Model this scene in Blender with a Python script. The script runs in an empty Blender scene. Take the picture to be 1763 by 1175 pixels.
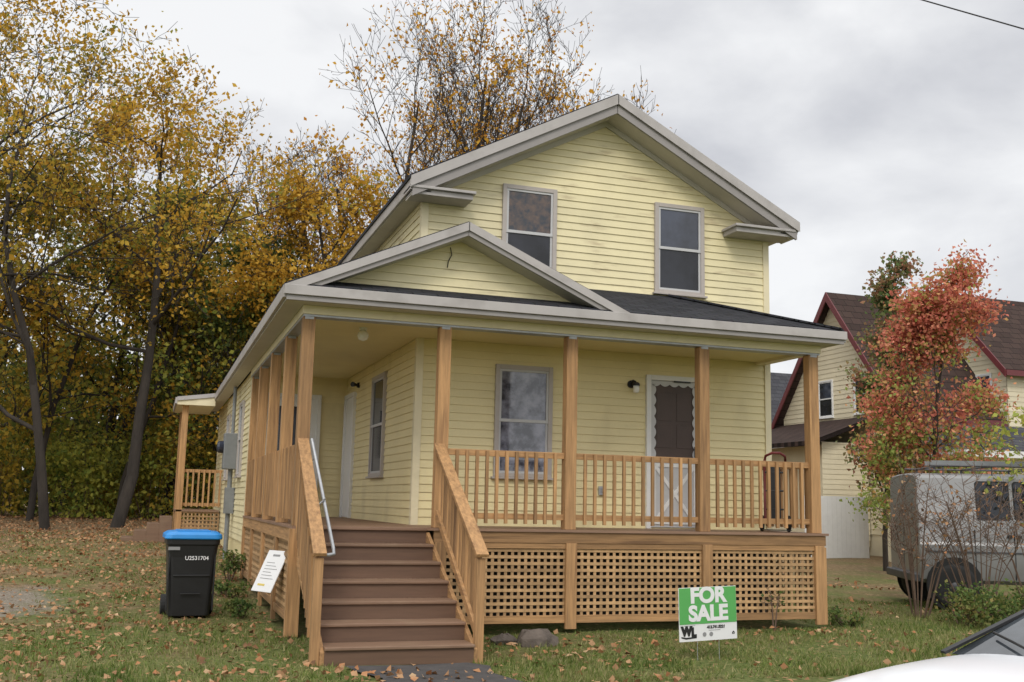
import bpy, math, random
import numpy as np
from mathutils import Vector, Matrix
random.seed(7)
scene = bpy.context.scene
col = scene.collection
R = math.radians
Z = Vector((0, 0, 1))

# ------------------------------------------------------------ materials
def nt(name):
    m = bpy.data.materials.new(name); m.use_nodes = True
    n = m.node_tree; return m, n, n.nodes, n.links, n.nodes['Principled BSDF']

def M(name, rgb, rough=.6, var=.12, scale=4, bump=0, bscale=40, metal=0, stretch=(1, 1, 1), spec=.5, dirt=None, bdist=.01, orand=0, isl=0):
    m, t, N, L, b = nt(name)
    b.inputs['Roughness'].default_value = rough
    b.inputs['Metallic'].default_value = metal
    b.inputs['Specular IOR Level'].default_value = spec
    tc = N.new('ShaderNodeTexCoord'); mp = N.new('ShaderNodeMapping'); mp.inputs['Scale'].default_value = stretch
    L.new(tc.outputs['Object'], mp.inputs['Vector'])
    no = N.new('ShaderNodeTexNoise'); no.inputs['Scale'].default_value = scale; no.inputs['Detail'].default_value = 6
    no.inputs['Roughness'].default_value = .65
    L.new(mp.outputs[0], no.inputs['Vector'])
    cr = N.new('ShaderNodeValToRGB'); e = cr.color_ramp.elements
    e[0].position = .3; e[1].position = .7
    e[0].color = tuple(c * (1 - var) for c in rgb) + (1,); e[1].color = tuple(min(1, c * (1 + var)) for c in rgb) + (1,)
    L.new(no.outputs['Fac'], cr.inputs['Fac'])
    out = cr.outputs['Color']
    for dd_ in ([dirt] if dirt and not isinstance(dirt, list) else (dirt or [])):
        dc, dscale, dstretch, lo, hi, amt = dd_
        mp2 = N.new('ShaderNodeMapping'); mp2.inputs['Scale'].default_value = dstretch
        L.new(tc.outputs['Object'], mp2.inputs['Vector'])
        n2 = N.new('ShaderNodeTexNoise'); n2.inputs['Scale'].default_value = dscale; n2.inputs['Detail'].default_value = 8
        L.new(mp2.outputs[0], n2.inputs['Vector'])
        mr = N.new('ShaderNodeMapRange'); mr.inputs['From Min'].default_value = lo; mr.inputs['From Max'].default_value = hi
        mr.inputs['To Max'].default_value = amt
        L.new(n2.outputs['Fac'], mr.inputs['Value'])
        mx = N.new('ShaderNodeMix'); mx.data_type = 'RGBA'
        L.new(mr.outputs[0], mx.inputs[0]); L.new(out, mx.inputs[6]); mx.inputs[7].default_value = tuple(dc) + (1,)
        out = mx.outputs[2]
    for amt_, src in ((orand, 'o'), (isl, 'i')):
        if amt_:
            oi = N.new('ShaderNodeObjectInfo' if src == 'o' else 'ShaderNodeNewGeometry'); m3 = N.new('ShaderNodeMapRange'); m3.inputs['To Min'].default_value = 1 - amt_; m3.inputs['To Max'].default_value = 1 + amt_ * .6
            L.new(oi.outputs['Random' if src == 'o' else 'Random Per Island'], m3.inputs['Value'])
            vm = N.new('ShaderNodeVectorMath'); vm.operation = 'SCALE'; L.new(out, vm.inputs[0]); L.new(m3.outputs[0], vm.inputs['Scale']); out = vm.outputs[0]
    L.new(out, b.inputs['Base Color'])
    if bump:
        n3 = N.new('ShaderNodeTexNoise'); n3.inputs['Scale'].default_value = bscale; n3.inputs['Detail'].default_value = 4
        L.new(mp.outputs[0], n3.inputs['Vector'])
        bp = N.new('ShaderNodeBump'); bp.inputs['Strength'].default_value = bump; bp.inputs['Distance'].default_value = bdist
        L.new(n3.outputs['Fac'], bp.inputs['Height']); L.new(bp.outputs[0], b.inputs['Normal'])
    return m

def leafmat(name, cols, trans=.35, nscale=.5, zg=None):
    m, t, N, L, b = nt(name)
    g = N.new('ShaderNodeNewGeometry'); tc = N.new('ShaderNodeTexCoord')
    no = N.new('ShaderNodeTexNoise'); no.inputs['Scale'].default_value = nscale; no.inputs['Detail'].default_value = 3
    L.new(tc.outputs['Object'], no.inputs['Vector'])
    ad = N.new('ShaderNodeMath'); ad.operation = 'MULTIPLY_ADD'; ad.inputs[1].default_value = 1.9; ad.inputs[2].default_value = -.95
    L.new(no.outputs['Fac'], ad.inputs[0])
    ms = N.new('ShaderNodeMath'); ms.operation = 'MULTIPLY_ADD'; ms.inputs[1].default_value = .75; ms.inputs[2].default_value = .12
    L.new(g.outputs['Random Per Island'], ms.inputs[0])
    s = N.new('ShaderNodeMath'); s.operation = 'ADD'; s.use_clamp = True
    L.new(ad.outputs[0], s.inputs[0]); L.new(ms.outputs[0], s.inputs[1])
    if zg:
        sz = N.new('ShaderNodeSeparateXYZ'); L.new(tc.outputs['Object'], sz.inputs[0])
        mz = N.new('ShaderNodeMapRange'); mz.inputs['From Min'].default_value = zg[0]; mz.inputs['From Max'].default_value = zg[1]; mz.inputs['To Min'].default_value = zg[2]; mz.inputs['To Max'].default_value = 0
        L.new(sz.outputs['Z'], mz.inputs['Value'])
        s2 = N.new('ShaderNodeMath'); s2.operation = 'ADD'; s2.use_clamp = True; L.new(s.outputs[0], s2.inputs[0]); L.new(mz.outputs[0], s2.inputs[1]); s = s2
    cr = N.new('ShaderNodeValToRGB'); el = cr.color_ramp.elements
    k = len(cols)
    el[0].position = 0; el[0].color = tuple(cols[0]) + (1,); el[1].position = 1; el[1].color = tuple(cols[-1]) + (1,)
    for i in range(1, k - 1):
        e = el.new(i / (k - 1)); e.color = tuple(cols[i]) + (1,)
    L.new(s.outputs[0], cr.inputs['Fac'])
    b.inputs['Roughness'].default_value = .7; b.inputs['Specular IOR Level'].default_value = .25
    L.new(cr.outputs['Color'], b.inputs['Base Color'])
    tr = N.new('ShaderNodeBsdfTranslucent'); L.new(cr.outputs['Color'], tr.inputs['Color'])
    mx = N.new('ShaderNodeMixShader'); mx.inputs[0].default_value = trans
    L.new(b.outputs[0], mx.inputs[1]); L.new(tr.outputs[0], mx.inputs[2])
    L.new(mx.outputs[0], N['Material Output'].inputs['Surface'])
    return m

def shingle(name, c1, c2, axis='X', w=.3, h=.14):
    m, t, N, L, b = nt(name)
    tc = N.new('ShaderNodeTexCoord'); sp = N.new('ShaderNodeSeparateXYZ'); cb = N.new('ShaderNodeCombineXYZ')
    L.new(tc.outputs['Object'], sp.inputs[0])
    L.new(sp.outputs['X' if axis == 'X' else 'Y'], cb.inputs['X']); L.new(sp.outputs['Y' if axis == 'X' else 'X'], cb.inputs['Y'])
    br = N.new('ShaderNodeTexBrick'); br.inputs['Scale'].default_value = 1
    br.inputs['Brick Width'].default_value = w; br.inputs['Row Height'].default_value = h
    br.inputs['Mortar Size'].default_value = .008; br.inputs['Color1'].default_value = tuple(c1) + (1,); br.inputs['Color2'].default_value = tuple(c2) + (1,)
    br.inputs['Mortar'].default_value = tuple(c * .35 for c in c1) + (1,)
    L.new(cb.outputs[0], br.inputs['Vector'])
    no = N.new('ShaderNodeTexNoise'); no.inputs['Scale'].default_value = 60; L.new(tc.outputs['Object'], no.inputs['Vector'])
    mx = N.new('ShaderNodeMix'); mx.data_type = 'RGBA'; mx.blend_type = 'MULTIPLY'; mx.inputs[0].default_value = .7
    L.new(br.outputs['Color'], mx.inputs[6]); L.new(no.outputs['Color'], mx.inputs[7])
    L.new(mx.outputs[2], b.inputs['Base Color']); b.inputs['Roughness'].default_value = .95; b.inputs['Specular IOR Level'].default_value = .2
    bp = N.new('ShaderNodeBump'); bp.inputs['Strength'].default_value = .6; bp.inputs['Distance'].default_value = .02
    L.new(br.outputs['Fac'], bp.inputs['Height']); bp.invert = True; L.new(bp.outputs[0], b.inputs['Normal'])
    return m

def glassmat(name, rgb, rough=.03, ior=1.9, ns=1.6, rgb2=None):  # noise in the base colour paints mottled reflections onto the glass
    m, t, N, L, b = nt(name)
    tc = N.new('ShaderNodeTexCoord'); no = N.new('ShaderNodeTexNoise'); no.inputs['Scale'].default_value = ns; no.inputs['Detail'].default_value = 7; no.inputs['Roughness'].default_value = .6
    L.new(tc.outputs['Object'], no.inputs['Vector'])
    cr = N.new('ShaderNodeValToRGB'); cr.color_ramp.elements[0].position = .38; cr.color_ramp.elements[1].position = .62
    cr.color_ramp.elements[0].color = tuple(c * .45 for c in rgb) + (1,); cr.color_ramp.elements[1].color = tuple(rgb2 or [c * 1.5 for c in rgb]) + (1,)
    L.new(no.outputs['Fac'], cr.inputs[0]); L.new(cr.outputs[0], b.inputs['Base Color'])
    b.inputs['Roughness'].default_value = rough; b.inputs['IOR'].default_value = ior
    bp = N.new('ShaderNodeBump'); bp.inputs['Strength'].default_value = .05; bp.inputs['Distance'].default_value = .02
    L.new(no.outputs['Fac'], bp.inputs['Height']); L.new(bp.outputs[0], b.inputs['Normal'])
    return m

YEL = (.73, .65, .40)
m_side = M('siding yellow', YEL, .5, .07, 1.2, bump=.15, bscale=18, dirt=[((.50, .45, .30), 1.1, (1, 1, 1), .48, .72, .4), ((.34, .25, .14), 3.0, (.6, 1, 3), .60, .72, .5)], isl=.07)
m_side2 = M('siding porch', (.73, .63, .35), .5, .06, 1.2, bump=.15, bscale=18, dirt=((.42, .34, .18), 2.0, (1, 1, .4), .56, .82, .4), isl=.06)
m_trimy = M('trim yellow', (.72, .64, .43), .5, .06, 2, dirt=((.4, .34, .2), 2.5, (1, 1, 1), .55, .8, .4))
m_ceil = M('porch ceiling', (.70, .61, .33), .6, .05, 2)
m_trim = M('grey trim', (.39, .365, .35), .45, .08, 2.5, dirt=((.20, .18, .16), 3, (1, 1, 1), .52, .78, .55))
m_trim2 = M('grey trim dark', (.27, .25, .24), .5, .08, 2.5)
m_soff = M('soffit', (.50, .47, .41), .6, .06, 3)
WOOD = (.365, .205, .088)
def wood(n, st, c=WOOD): return M(n, c, .75, .36, 1, bump=.25, bscale=3, stretch=st, dirt=((.13, .062, .028), 1.3, tuple(s * .45 for s in st), .58, .74, .65), orand=.32)
w_z = wood('lumber upright', (28, 28, 1.6)); w_x = wood('lumber along x', (1.6, 28, 28)); w_y = wood('lumber along y', (28, 1.6, 28))
w_lat = M('lattice wood', (.42, .26, .125), .8, .25, 9, isl=.3)
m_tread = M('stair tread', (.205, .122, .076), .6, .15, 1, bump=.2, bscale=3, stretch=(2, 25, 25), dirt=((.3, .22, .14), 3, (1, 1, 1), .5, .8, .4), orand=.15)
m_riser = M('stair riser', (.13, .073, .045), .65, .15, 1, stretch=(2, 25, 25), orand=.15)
m_deck = M('deck board', (.25, .15, .095), .6, .2, 1, stretch=(1.5, 25, 25), isl=.15)
m_shx = shingle('shingle front', (.035, .036, .042), (.06, .061, .07), 'X')
m_shy = shingle('shingle side', (.035, .036, .042), (.06, .061, .07), 'Y')
m_shbr = shingle('brown shingle', (.062, .04, .034), (.09, .058, .048), 'X', .4, .2)
m_shgr = shingle('slate shingle', (.07, .07, .08), (.1, .1, .11), 'X', .4, .2)
m_win = M('window frame', (.40, .36, .33), .45, .06, 6)
m_white = M('white paint', (.70, .70, .68), .5, .05, 5)
m_offw = M('off white paint', (.48, .48, .48), .5, .05, 5)
m_glU = glassmat('window glass', (.03, .036, .055), ior=1.6); m_glL = glassmat('screened glass', (.014, .015, .02), .12, 1.45)
m_glO = glassmat('window glass with painted tree reflection', (.03, .04, .06), .04, 1.6, 9, (.10, .06, .04))  # orange tree reflection is painted into the base colour
m_glB = glassmat('glass with painted reflections', (.09, .10, .14), .05, 1.7, 6, (.24, .25, .31))  # pale sky and branch reflections are painted into the base colour
m_brown = M('brown door', (.06, .036, .027), .5, .15, 3)
m_found = M('foundation', (.05, .045, .04), .9, .3, 3)  # dark tone doubles as painted under-porch shade behind the lattice
m_black = M('black plastic', (.012, .012, .013), .45, .2, 8)
m_blue = M('blue lid', (.02, .24, .62), .4, .08, 6)
m_rub = M('rubber', (.018, .018, .018), .8, .2, 8)
m_galv = M('galvanised metal', (.36, .37, .38), .45, .15, 9, metal=.4)
m_meter = M('meter grey', (.20, .21, .215), .55, .12, 6, metal=.2)
m_dark = M('dark metal', (.07, .07, .075), .5, .2, 9, metal=.3)
m_redp = M('red paint', (.13, .014, .014), .5, .25, 9)
m_tail = M('tail lamp red', (.08, .008, .008), .3, .1, 9)
m_vanp = M('silver van paint', (.25, .25, .248), .35, .05, 1.5, metal=.3, dirt=((.14, .13, .12), 1.2, (1, 1, 2), .48, .8, .4))
m_carp = M('white car paint', (.78, .79, .81), .18, .02, 2)
m_carg = glassmat('car glass', (.012, .014, .02), .03, 1.45)
m_wsg = glassmat('windscreen glass', (.06, .07, .08), .03, 1.7)
m_green = M('sign green', (.09, .36, .09), .5, .04, 5)
m_signw = M('sign white', (.72, .72, .72), .5, .03, 5)
m_blk = M('printed black', (.01, .01, .01), .6, .02, 5)
m_gry = M('printed grey', (.25, .25, .25), .6, .02, 5)
m_yl = M('printed yellow', (.62, .48, .12), .6, .02, 5)
m_light = M('lamp glass', (.8, .8, .76), .25, .03, 5)
m_mar = M('maroon trim', (.13, .025, .028), .5, .1, 4)
m_side3 = M('neighbour siding', (.66, .59, .42), .6, .06, 1.5, isl=.08)
m_bark = M('dark bark', (.035, .028, .022), .95, .4, 3, bump=.6, bscale=14, stretch=(1, 1, .3), bdist=.04)
m_bark2 = M('grey bark', (.055, .044, .036), .95, .35, 3, bump=.6, bscale=14, stretch=(1, 1, .3), bdist=.04)
m_twig = M('shrub twig', (.13, .085, .06), .9, .3, 6)
m_path = M('path asphalt', (.055, .05, .048), .95, .3, 5, bump=.6, bscale=50)
m_debris = M('debris', (.10, .08, .065), .9, .4, 6, bump=.8, bscale=12, bdist=.03)
l_gold = leafmat('golden leaves', [(.24, .17, .03), (.44, .25, .03), (.62, .35, .04), (.70, .44, .065), (.34, .32, .055)], .45)
l_oliv = leafmat('olive gold leaves', [(.11, .14, .03), (.26, .24, .04), (.48, .33, .045), (.58, .39, .055), (.22, .24, .04)], .45)
l_dark = leafmat('dark green leaves', [(.045, .08, .022), (.10, .14, .038), (.18, .21, .045), (.38, .31, .055), (.10, .13, .03)], .45)
l_wood = leafmat('woodland leaves', [(.045, .065, .02), (.10, .13, .035), (.20, .21, .045), (.42, .30, .06), (.10, .13, .035)], .4, .25)
l_und = leafmat('undergrowth leaves', [(.12, .18, .035), (.26, .32, .06), (.52, .48, .08), (.36, .36, .07), (.14, .17, .04)], .45)
l_oran = leafmat('orange leaves', [(.42, .17, .02), (.62, .30, .03), (.72, .42, .05), (.52, .22, .03)], .45)
l_red = leafmat('red leaves', [(.34, .14, .08), (.52, .15, .10), (.66, .21, .15), (.74, .30, .19), (.54, .36, .12), (.30, .38, .09)], .4, 1.2, (1.8, 5.0, .55))
l_dred = leafmat('dark red leaves', [(.12, .19, .06), (.19, .21, .08), (.38, .15, .10), (.20, .23, .08)], .4, nscale=1.0)
l_ygr = leafmat('yellow green leaves', [(.20, .28, .06), (.42, .44, .09), (.56, .48, .09)])
l_grn = leafmat('weed leaves', [(.05, .09, .025), (.10, .16, .04), (.17, .21, .06), (.30, .24, .08)], nscale=2)
l_grass = leafmat('grass blades', [(.07, .11, .022), (.12, .17, .035), (.18, .22, .055), (.34, .30, .14), (.13, .16, .04)], .3, .9)
l_fall = leafmat('fallen leaves', [(.13, .065, .03), (.29, .155, .075), (.42, .25, .13), (.36, .15, .06), (.52, .35, .2)], .1, 2)

# ------------------------------------------------------------ mesh helpers
class MB:
    def __init__(s): s.v = []; s.f = []; s.p = []
    def add(s, vs, fs):
        o = len(s.v); s.p.append((o, len(s.f))); s.v += [tuple(v) for v in vs]; s.f += [tuple(i + o for i in f) for f in fs]; return s
    def hexa(s, p):
        return s.add(p, [(0, 3, 2, 1), (4, 5, 6, 7), (0, 1, 5, 4), (1, 2, 6, 5), (2, 3, 7, 6), (3, 0, 4, 7)])
    def box(s, x0, x1, y0, y1, z0, z1):
        return s.hexa([(x0, y0, z0), (x1, y0, z0), (x1, y1, z0), (x0, y1, z0), (x0, y0, z1), (x1, y0, z1), (x1, y1, z1), (x0, y1, z1)])
    def fbox(s, F, a0, a1, d0, d1, z0, z1):
        P, u, n = F
        T = lambda a, d, z: P + u * a + n * d + Z * z
        return s.hexa([T(a0, d1, z0), T(a1, d1, z0), T(a1, d0, z0), T(a0, d0, z0), T(a0, d1, z1), T(a1, d1, z1), T(a1, d0, z1), T(a0, d0, z1)])
    def bar(s, p, q, w, h, up=Z):
        p = Vector(p); q = Vector(q); d = (q - p).normalized(); sd = d.cross(up).normalized() * (w / 2); u2 = sd.cross(d).normalized() * (h / 2)
        return s.hexa([p - sd - u2, p + sd - u2, q + sd - u2, q - sd - u2, p - sd + u2, p + sd + u2, q + sd + u2, q - sd + u2])
    def tube(s, pts, rad, n=6, cap=True):
        pts = [Vector(p) for p in pts]; o = len(s.v); s.p.append((o, len(s.f)))
        if not isinstance(rad, (list, tuple)): rad = [rad] * len(pts)
        for i, p in enumerate(pts):
            d = (pts[min(i + 1, len(pts) - 1)] - pts[max(i - 1, 0)]).normalized()
            a = d.cross(Vector((.13, .92, .37)) if abs(d.z) > .8 else Z).normalized(); b = d.cross(a)
            for k in range(n):
                t = 2 * math.pi * k / n
                s.v.append(tuple(p + (a * math.cos(t) + b * math.sin(t)) * rad[i]))
        for i in range(len(pts) - 1):
            for k in range(n):
                k2 = (k + 1) % n
                s.f.append((o + i * n + k, o + i * n + k2, o + (i + 1) * n + k2, o + (i + 1) * n + k))
        if cap:
            s.f.append(tuple(o + k for k in range(n))); e = o + (len(pts) - 1) * n; s.f.append(tuple(e + k for k in range(n)))
        return s
    def prism(s, poly, vec):
        n = len(poly); vec = Vector(vec); a = [Vector(p) for p in poly]
        return s.add(a + [p + vec for p in a], [tuple(range(n)), tuple(range(2 * n - 1, n - 1, -1))] + [(i, (i + 1) % n, n + (i + 1) % n, n + i) for i in range(n)])
    def chev(s, xl, xc, xr, zl, zc, h, y0, y1):
        s.prism([(xl, y0, zl), (xc, y0, zc), (xc, y0, zc - h), (xl, y0, zl - h)], (0, y1 - y0, 0))
        return s.prism([(xc, y0, zc), (xr, y0, zl), (xr, y0, zl - h), (xc, y0, zc - h)], (0, y1 - y0, 0))
    def loft(s, rings, cap=True):
        o = len(s.v); n = len(rings[0]); s.p.append((o, len(s.f)))
        for r in rings: s.v += [tuple(p) for p in r]
        for i in range(len(rings) - 1):
            for k in range(n):
                k2 = (k + 1) % n; s.f.append((o + i * n + k, o + i * n + k2, o + (i + 1) * n + k2, o + (i + 1) * n + k))
        if cap:
            s.f.append(tuple(o + k for k in range(n - 1, -1, -1))); e = o + (len(rings) - 1) * n; s.f.append(tuple(e + k for k in range(n)))
        return s
    def lathe(s, c, prof, n=16, axis='Z'):
        rings = []
        for r, h in prof:
            ring = []
            for k in range(n):
                t = 2 * math.pi * k / n; a, b = r * math.cos(t), r * math.sin(t)
                ring.append((c[0] + a, c[1] + b, c[2] + h) if axis == 'Z' else ((c[0] + a, c[1] + h, c[2] + b) if axis == 'Y' else (c[0] + h, c[1] + a, c[2] + b)))
            rings.append(ring)
        return s.loft(rings)
    def build(s, name, mat, parent=None, bevel=0, smooth=False, split=False):
        if split and len(s.p) > 1:
            first = None; ends = s.p[1:] + [(len(s.v), len(s.f))]
            for (v0, f0), (v1, f1) in zip(s.p, ends):
                q = MB(); q.v = s.v[v0:v1]; q.f = [tuple(i - v0 for i in f) for f in s.f[f0:f1]]
                o = q.build(name, mat, parent, bevel, smooth); first = first or o
            return first
        me = bpy.data.meshes.new(name); me.from_pydata(s.v, [], s.f); me.update()
        me.materials.append(mat)
        o = bpy.data.objects.new(name, me); col.objects.link(o)
        fin(o, parent, bevel, smooth); return o

LOCAL = set()
def fin(o, parent, bevel=0, smooth=False):
    if smooth:
        o.data.polygons.foreach_set('use_smooth', [True] * len(o.data.polygons))
    if bevel:
        b = o.modifiers.new('bevel', 'BEVEL'); b.width = bevel; b.segments = 2; b.limit_method = 'ANGLE'; b.angle_limit = R(40)
    if parent:
        o.parent = parent
        if parent.type == 'EMPTY' and parent.name not in LOCAL:
            o.matrix_parent_inverse = parent.matrix_basis.inverted()

def tag(o, label=None, cat=None, group=None, kind=None):
    if label: o['label'] = label
    if cat: o['category'] = cat
    if group: o['group'] = group
    if kind: o['kind'] = kind
    return o

def thing(name, label, cat, loc=(0, 0, 0), group=None, local=False, rz=0, rot=None):
    o = bpy.data.objects.new(name, None); col.objects.link(o)
    o.location = loc; o.rotation_euler = rot if rot else (0, 0, rz); o.empty_display_size = .2
    o.matrix_basis = Matrix.Translation(Vector(loc)) @ o.rotation_euler.to_matrix().to_4x4()
    if local: LOCAL.add(o.name)
    return tag(o, label, cat, group)

def text(body, size, loc, rot, mat, parent, name='lettering', bold=0, ext=.002, align='CENTER', sx=1):
    cu = bpy.data.curves.new(name, 'FONT'); cu.body = body; cu.size = size; cu.align_x = align; cu.align_y = 'CENTER'
    cu.offset = bold; cu.extrude = ext
    to = bpy.data.objects.new(name + '_curve', cu); col.objects.link(to)
    bpy.context.view_layer.update()
    me = bpy.data.meshes.new_from_object(to.evaluated_get(bpy.context.evaluated_depsgraph_get()))
    bpy.data.objects.remove(to)
    me.materials.clear(); me.materials.append(mat)
    o = bpy.data.objects.new(name, me); col.objects.link(o)
    o.location = loc; o.rotation_euler = rot; o.scale = (sx, 1, 1)
    fin(o, parent); return o

def smooth01(a, b, x):
    t = min(1, max(0, (x - a) / (b - a))); return t * t * (3 - 2 * t)
def g(x, y):
    f = 1 - .75 * smooth01(3, 9, x)
    z = f * (.5 * smooth01(13, 27, y) + .25 * smooth01(25, 46, y))
    z += .02 * math.sin(x * 1.7 + y * .9) * math.sin(y * 1.3 - x * .4)
    return z

def quads(name, P, size, mat, parent, seed=1, flat=False, aspect=.7):
    """many small leaf-shaped faces, one island each"""
    r = np.random.default_rng(seed); n = len(P); P = np.asarray(P, float)
    a = r.normal(size=(n, 3))
    if flat: a[:, 2] *= .3
    a /= np.linalg.norm(a, axis=1)[:, None]
    b = r.normal(size=(n, 3))
    if flat: b[:, 2] *= .3
    b -= (b * a).sum(1)[:, None] * a; b /= np.linalg.norm(b, axis=1)[:, None]
    s = (size * r.uniform(.6, 1.3, n))[:, None] / 2
    nrm = np.cross(a, b) * s * .35
    V = np.empty((n, 4, 3)); V[:, 0] = P - a * s; V[:, 1] = P + b * s * aspect + nrm; V[:, 2] = P + a * s; V[:, 3] = P - b * s * aspect + nrm
    me = bpy.data.meshes.new(name)
    me.vertices.add(4 * n); me.vertices.foreach_set('co', V.ravel())
    me.loops.add(4 * n); me.loops.foreach_set('vertex_index', np.arange(4 * n, dtype=np.int32))
    me.polygons.add(n); me.polygons.foreach_set('loop_start', np.arange(0, 4 * n, 4, dtype=np.int32)); me.polygons.foreach_set('loop_total', np.full(n, 4, dtype=np.int32))
    me.update(); me.validate(); me.materials.append(mat)
    o = bpy.data.objects.new(name, me); col.objects.link(o); fin(o, parent); return o

# ------------------------------------------------------------ camera
cr_ = Vector((.9465, -.3218, .0222)).normalized(); cb_ = Vector((-.3148, -.9369, -.1533)).normalized()
cu_ = cb_.cross(cr_).normalized(); cr_ = cu_.cross(cb_).normalized()
cam = bpy.data.cameras.new('Camera'); co = bpy.data.objects.new('Camera', cam); col.objects.link(co)
co.matrix_world = Matrix(((cr_.x, cu_.x, cb_.x, 0), (cr_.y, cu_.y, cb_.y, 0), (cr_.z, cu_.z, cb_.z, 1.5), (0, 0, 0, 1)))
cam.sensor_width = 36; cam.sensor_fit = 'HORIZONTAL'; cam.lens = 36.98; cam.clip_end = 3000; cam.clip_start = .05
scene.camera = co
scene.view_settings.view_transform = 'Standard'; scene.view_settings.look = 'None'; scene.view_settings.exposure = 0

# ------------------------------------------------------------ world
w = bpy.data.worlds.new('World'); scene.world = w; w.use_nodes = True
N = w.node_tree.nodes; L = w.node_tree.links; N.clear()
wo = N.new('ShaderNodeOutputWorld'); mixs = N.new('ShaderNodeMixShader'); mixs.inputs[0].default_value = .93
sk = N.new('ShaderNodeTexSky'); sk.sky_type = 'NISHITA'; sk.sun_disc = False; sk.sun_elevation = R(42); sk.sun_rotation = R(200)
b1 = N.new('ShaderNodeBackground'); b1.inputs[1].default_value = .1; L.new(sk.outputs[0], b1.inputs[0])
tc = N.new('ShaderNodeTexCoord'); mp = N.new('ShaderNodeMapping'); mp.inputs['Scale'].default_value = (1, 1, 2.0); mp.inputs['Location'].default_value = (.4, .1, .3)
L.new(tc.outputs['Generated'], mp.inputs[0])
no = N.new('ShaderNodeTexNoise'); no.inputs['Scale'].default_value = 3.4; no.inputs['Detail'].default_value = 8; no.inputs['Roughness'].default_value = .5; no.inputs['Distortion'].default_value = .2
L.new(mp.outputs[0], no.inputs['Vector'])
sp = N.new('ShaderNodeSeparateXYZ'); L.new(tc.outputs['Generated'], sp.inputs[0])
gx_ = N.new('ShaderNodeMath'); gx_.operation = 'MULTIPLY_ADD'; gx_.inputs[1].default_value = -.26; L.new(sp.outputs['X'], gx_.inputs[0]); L.new(no.outputs['Fac'], gx_.inputs[2])
crp = N.new('ShaderNodeValToRGB'); e = crp.color_ramp.elements
e[0].position = .2; e[0].color = (.60, .61, .65, 1); e[1].position = .47; e[1].color = (.97, .975, .985, 1)
L.new(gx_.outputs[0], crp.inputs[0])
up = N.new('ShaderNodeMapRange'); up.inputs['From Min'].default_value = .45; up.inputs['From Max'].default_value = 1; up.inputs['To Min'].default_value = 1; up.inputs['To Max'].default_value = 1.9
L.new(sp.outputs['Z'], up.inputs['Value'])
bk = N.new('ShaderNodeMapRange'); bk.inputs['From Min'].default_value = .2; bk.inputs['From Max'].default_value = -1; bk.inputs['To Min'].default_value = 1; bk.inputs['To Max'].default_value = 1.5
L.new(sp.outputs['Y'], bk.inputs['Value'])
mu = N.new('ShaderNodeMath'); mu.operation = 'MULTIPLY'; L.new(up.outputs[0], mu.inputs[0]); L.new(bk.outputs[0], mu.inputs[1])
b2 = N.new('ShaderNodeBackground'); L.new(crp.outputs[0], b2.inputs[0]); L.new(mu.outputs[0], b2.inputs[1])
L.new(b1.outputs[0], mixs.inputs[1]); L.new(b2.outputs[0], mixs.inputs[2]); L.new(mixs.outputs[0], wo.inputs[0])
sl = bpy.data.lights.new('Sun', 'SUN'); sl.energy = 1.2; sl.angle = R(16); sl.color = (1, .94, .86)
so = bpy.data.objects.new('Sun', sl); col.objects.link(so)
so.rotation_euler = Vector((.35, .75, -.72)).to_track_quat('-Z', 'Y').to_euler()

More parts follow.
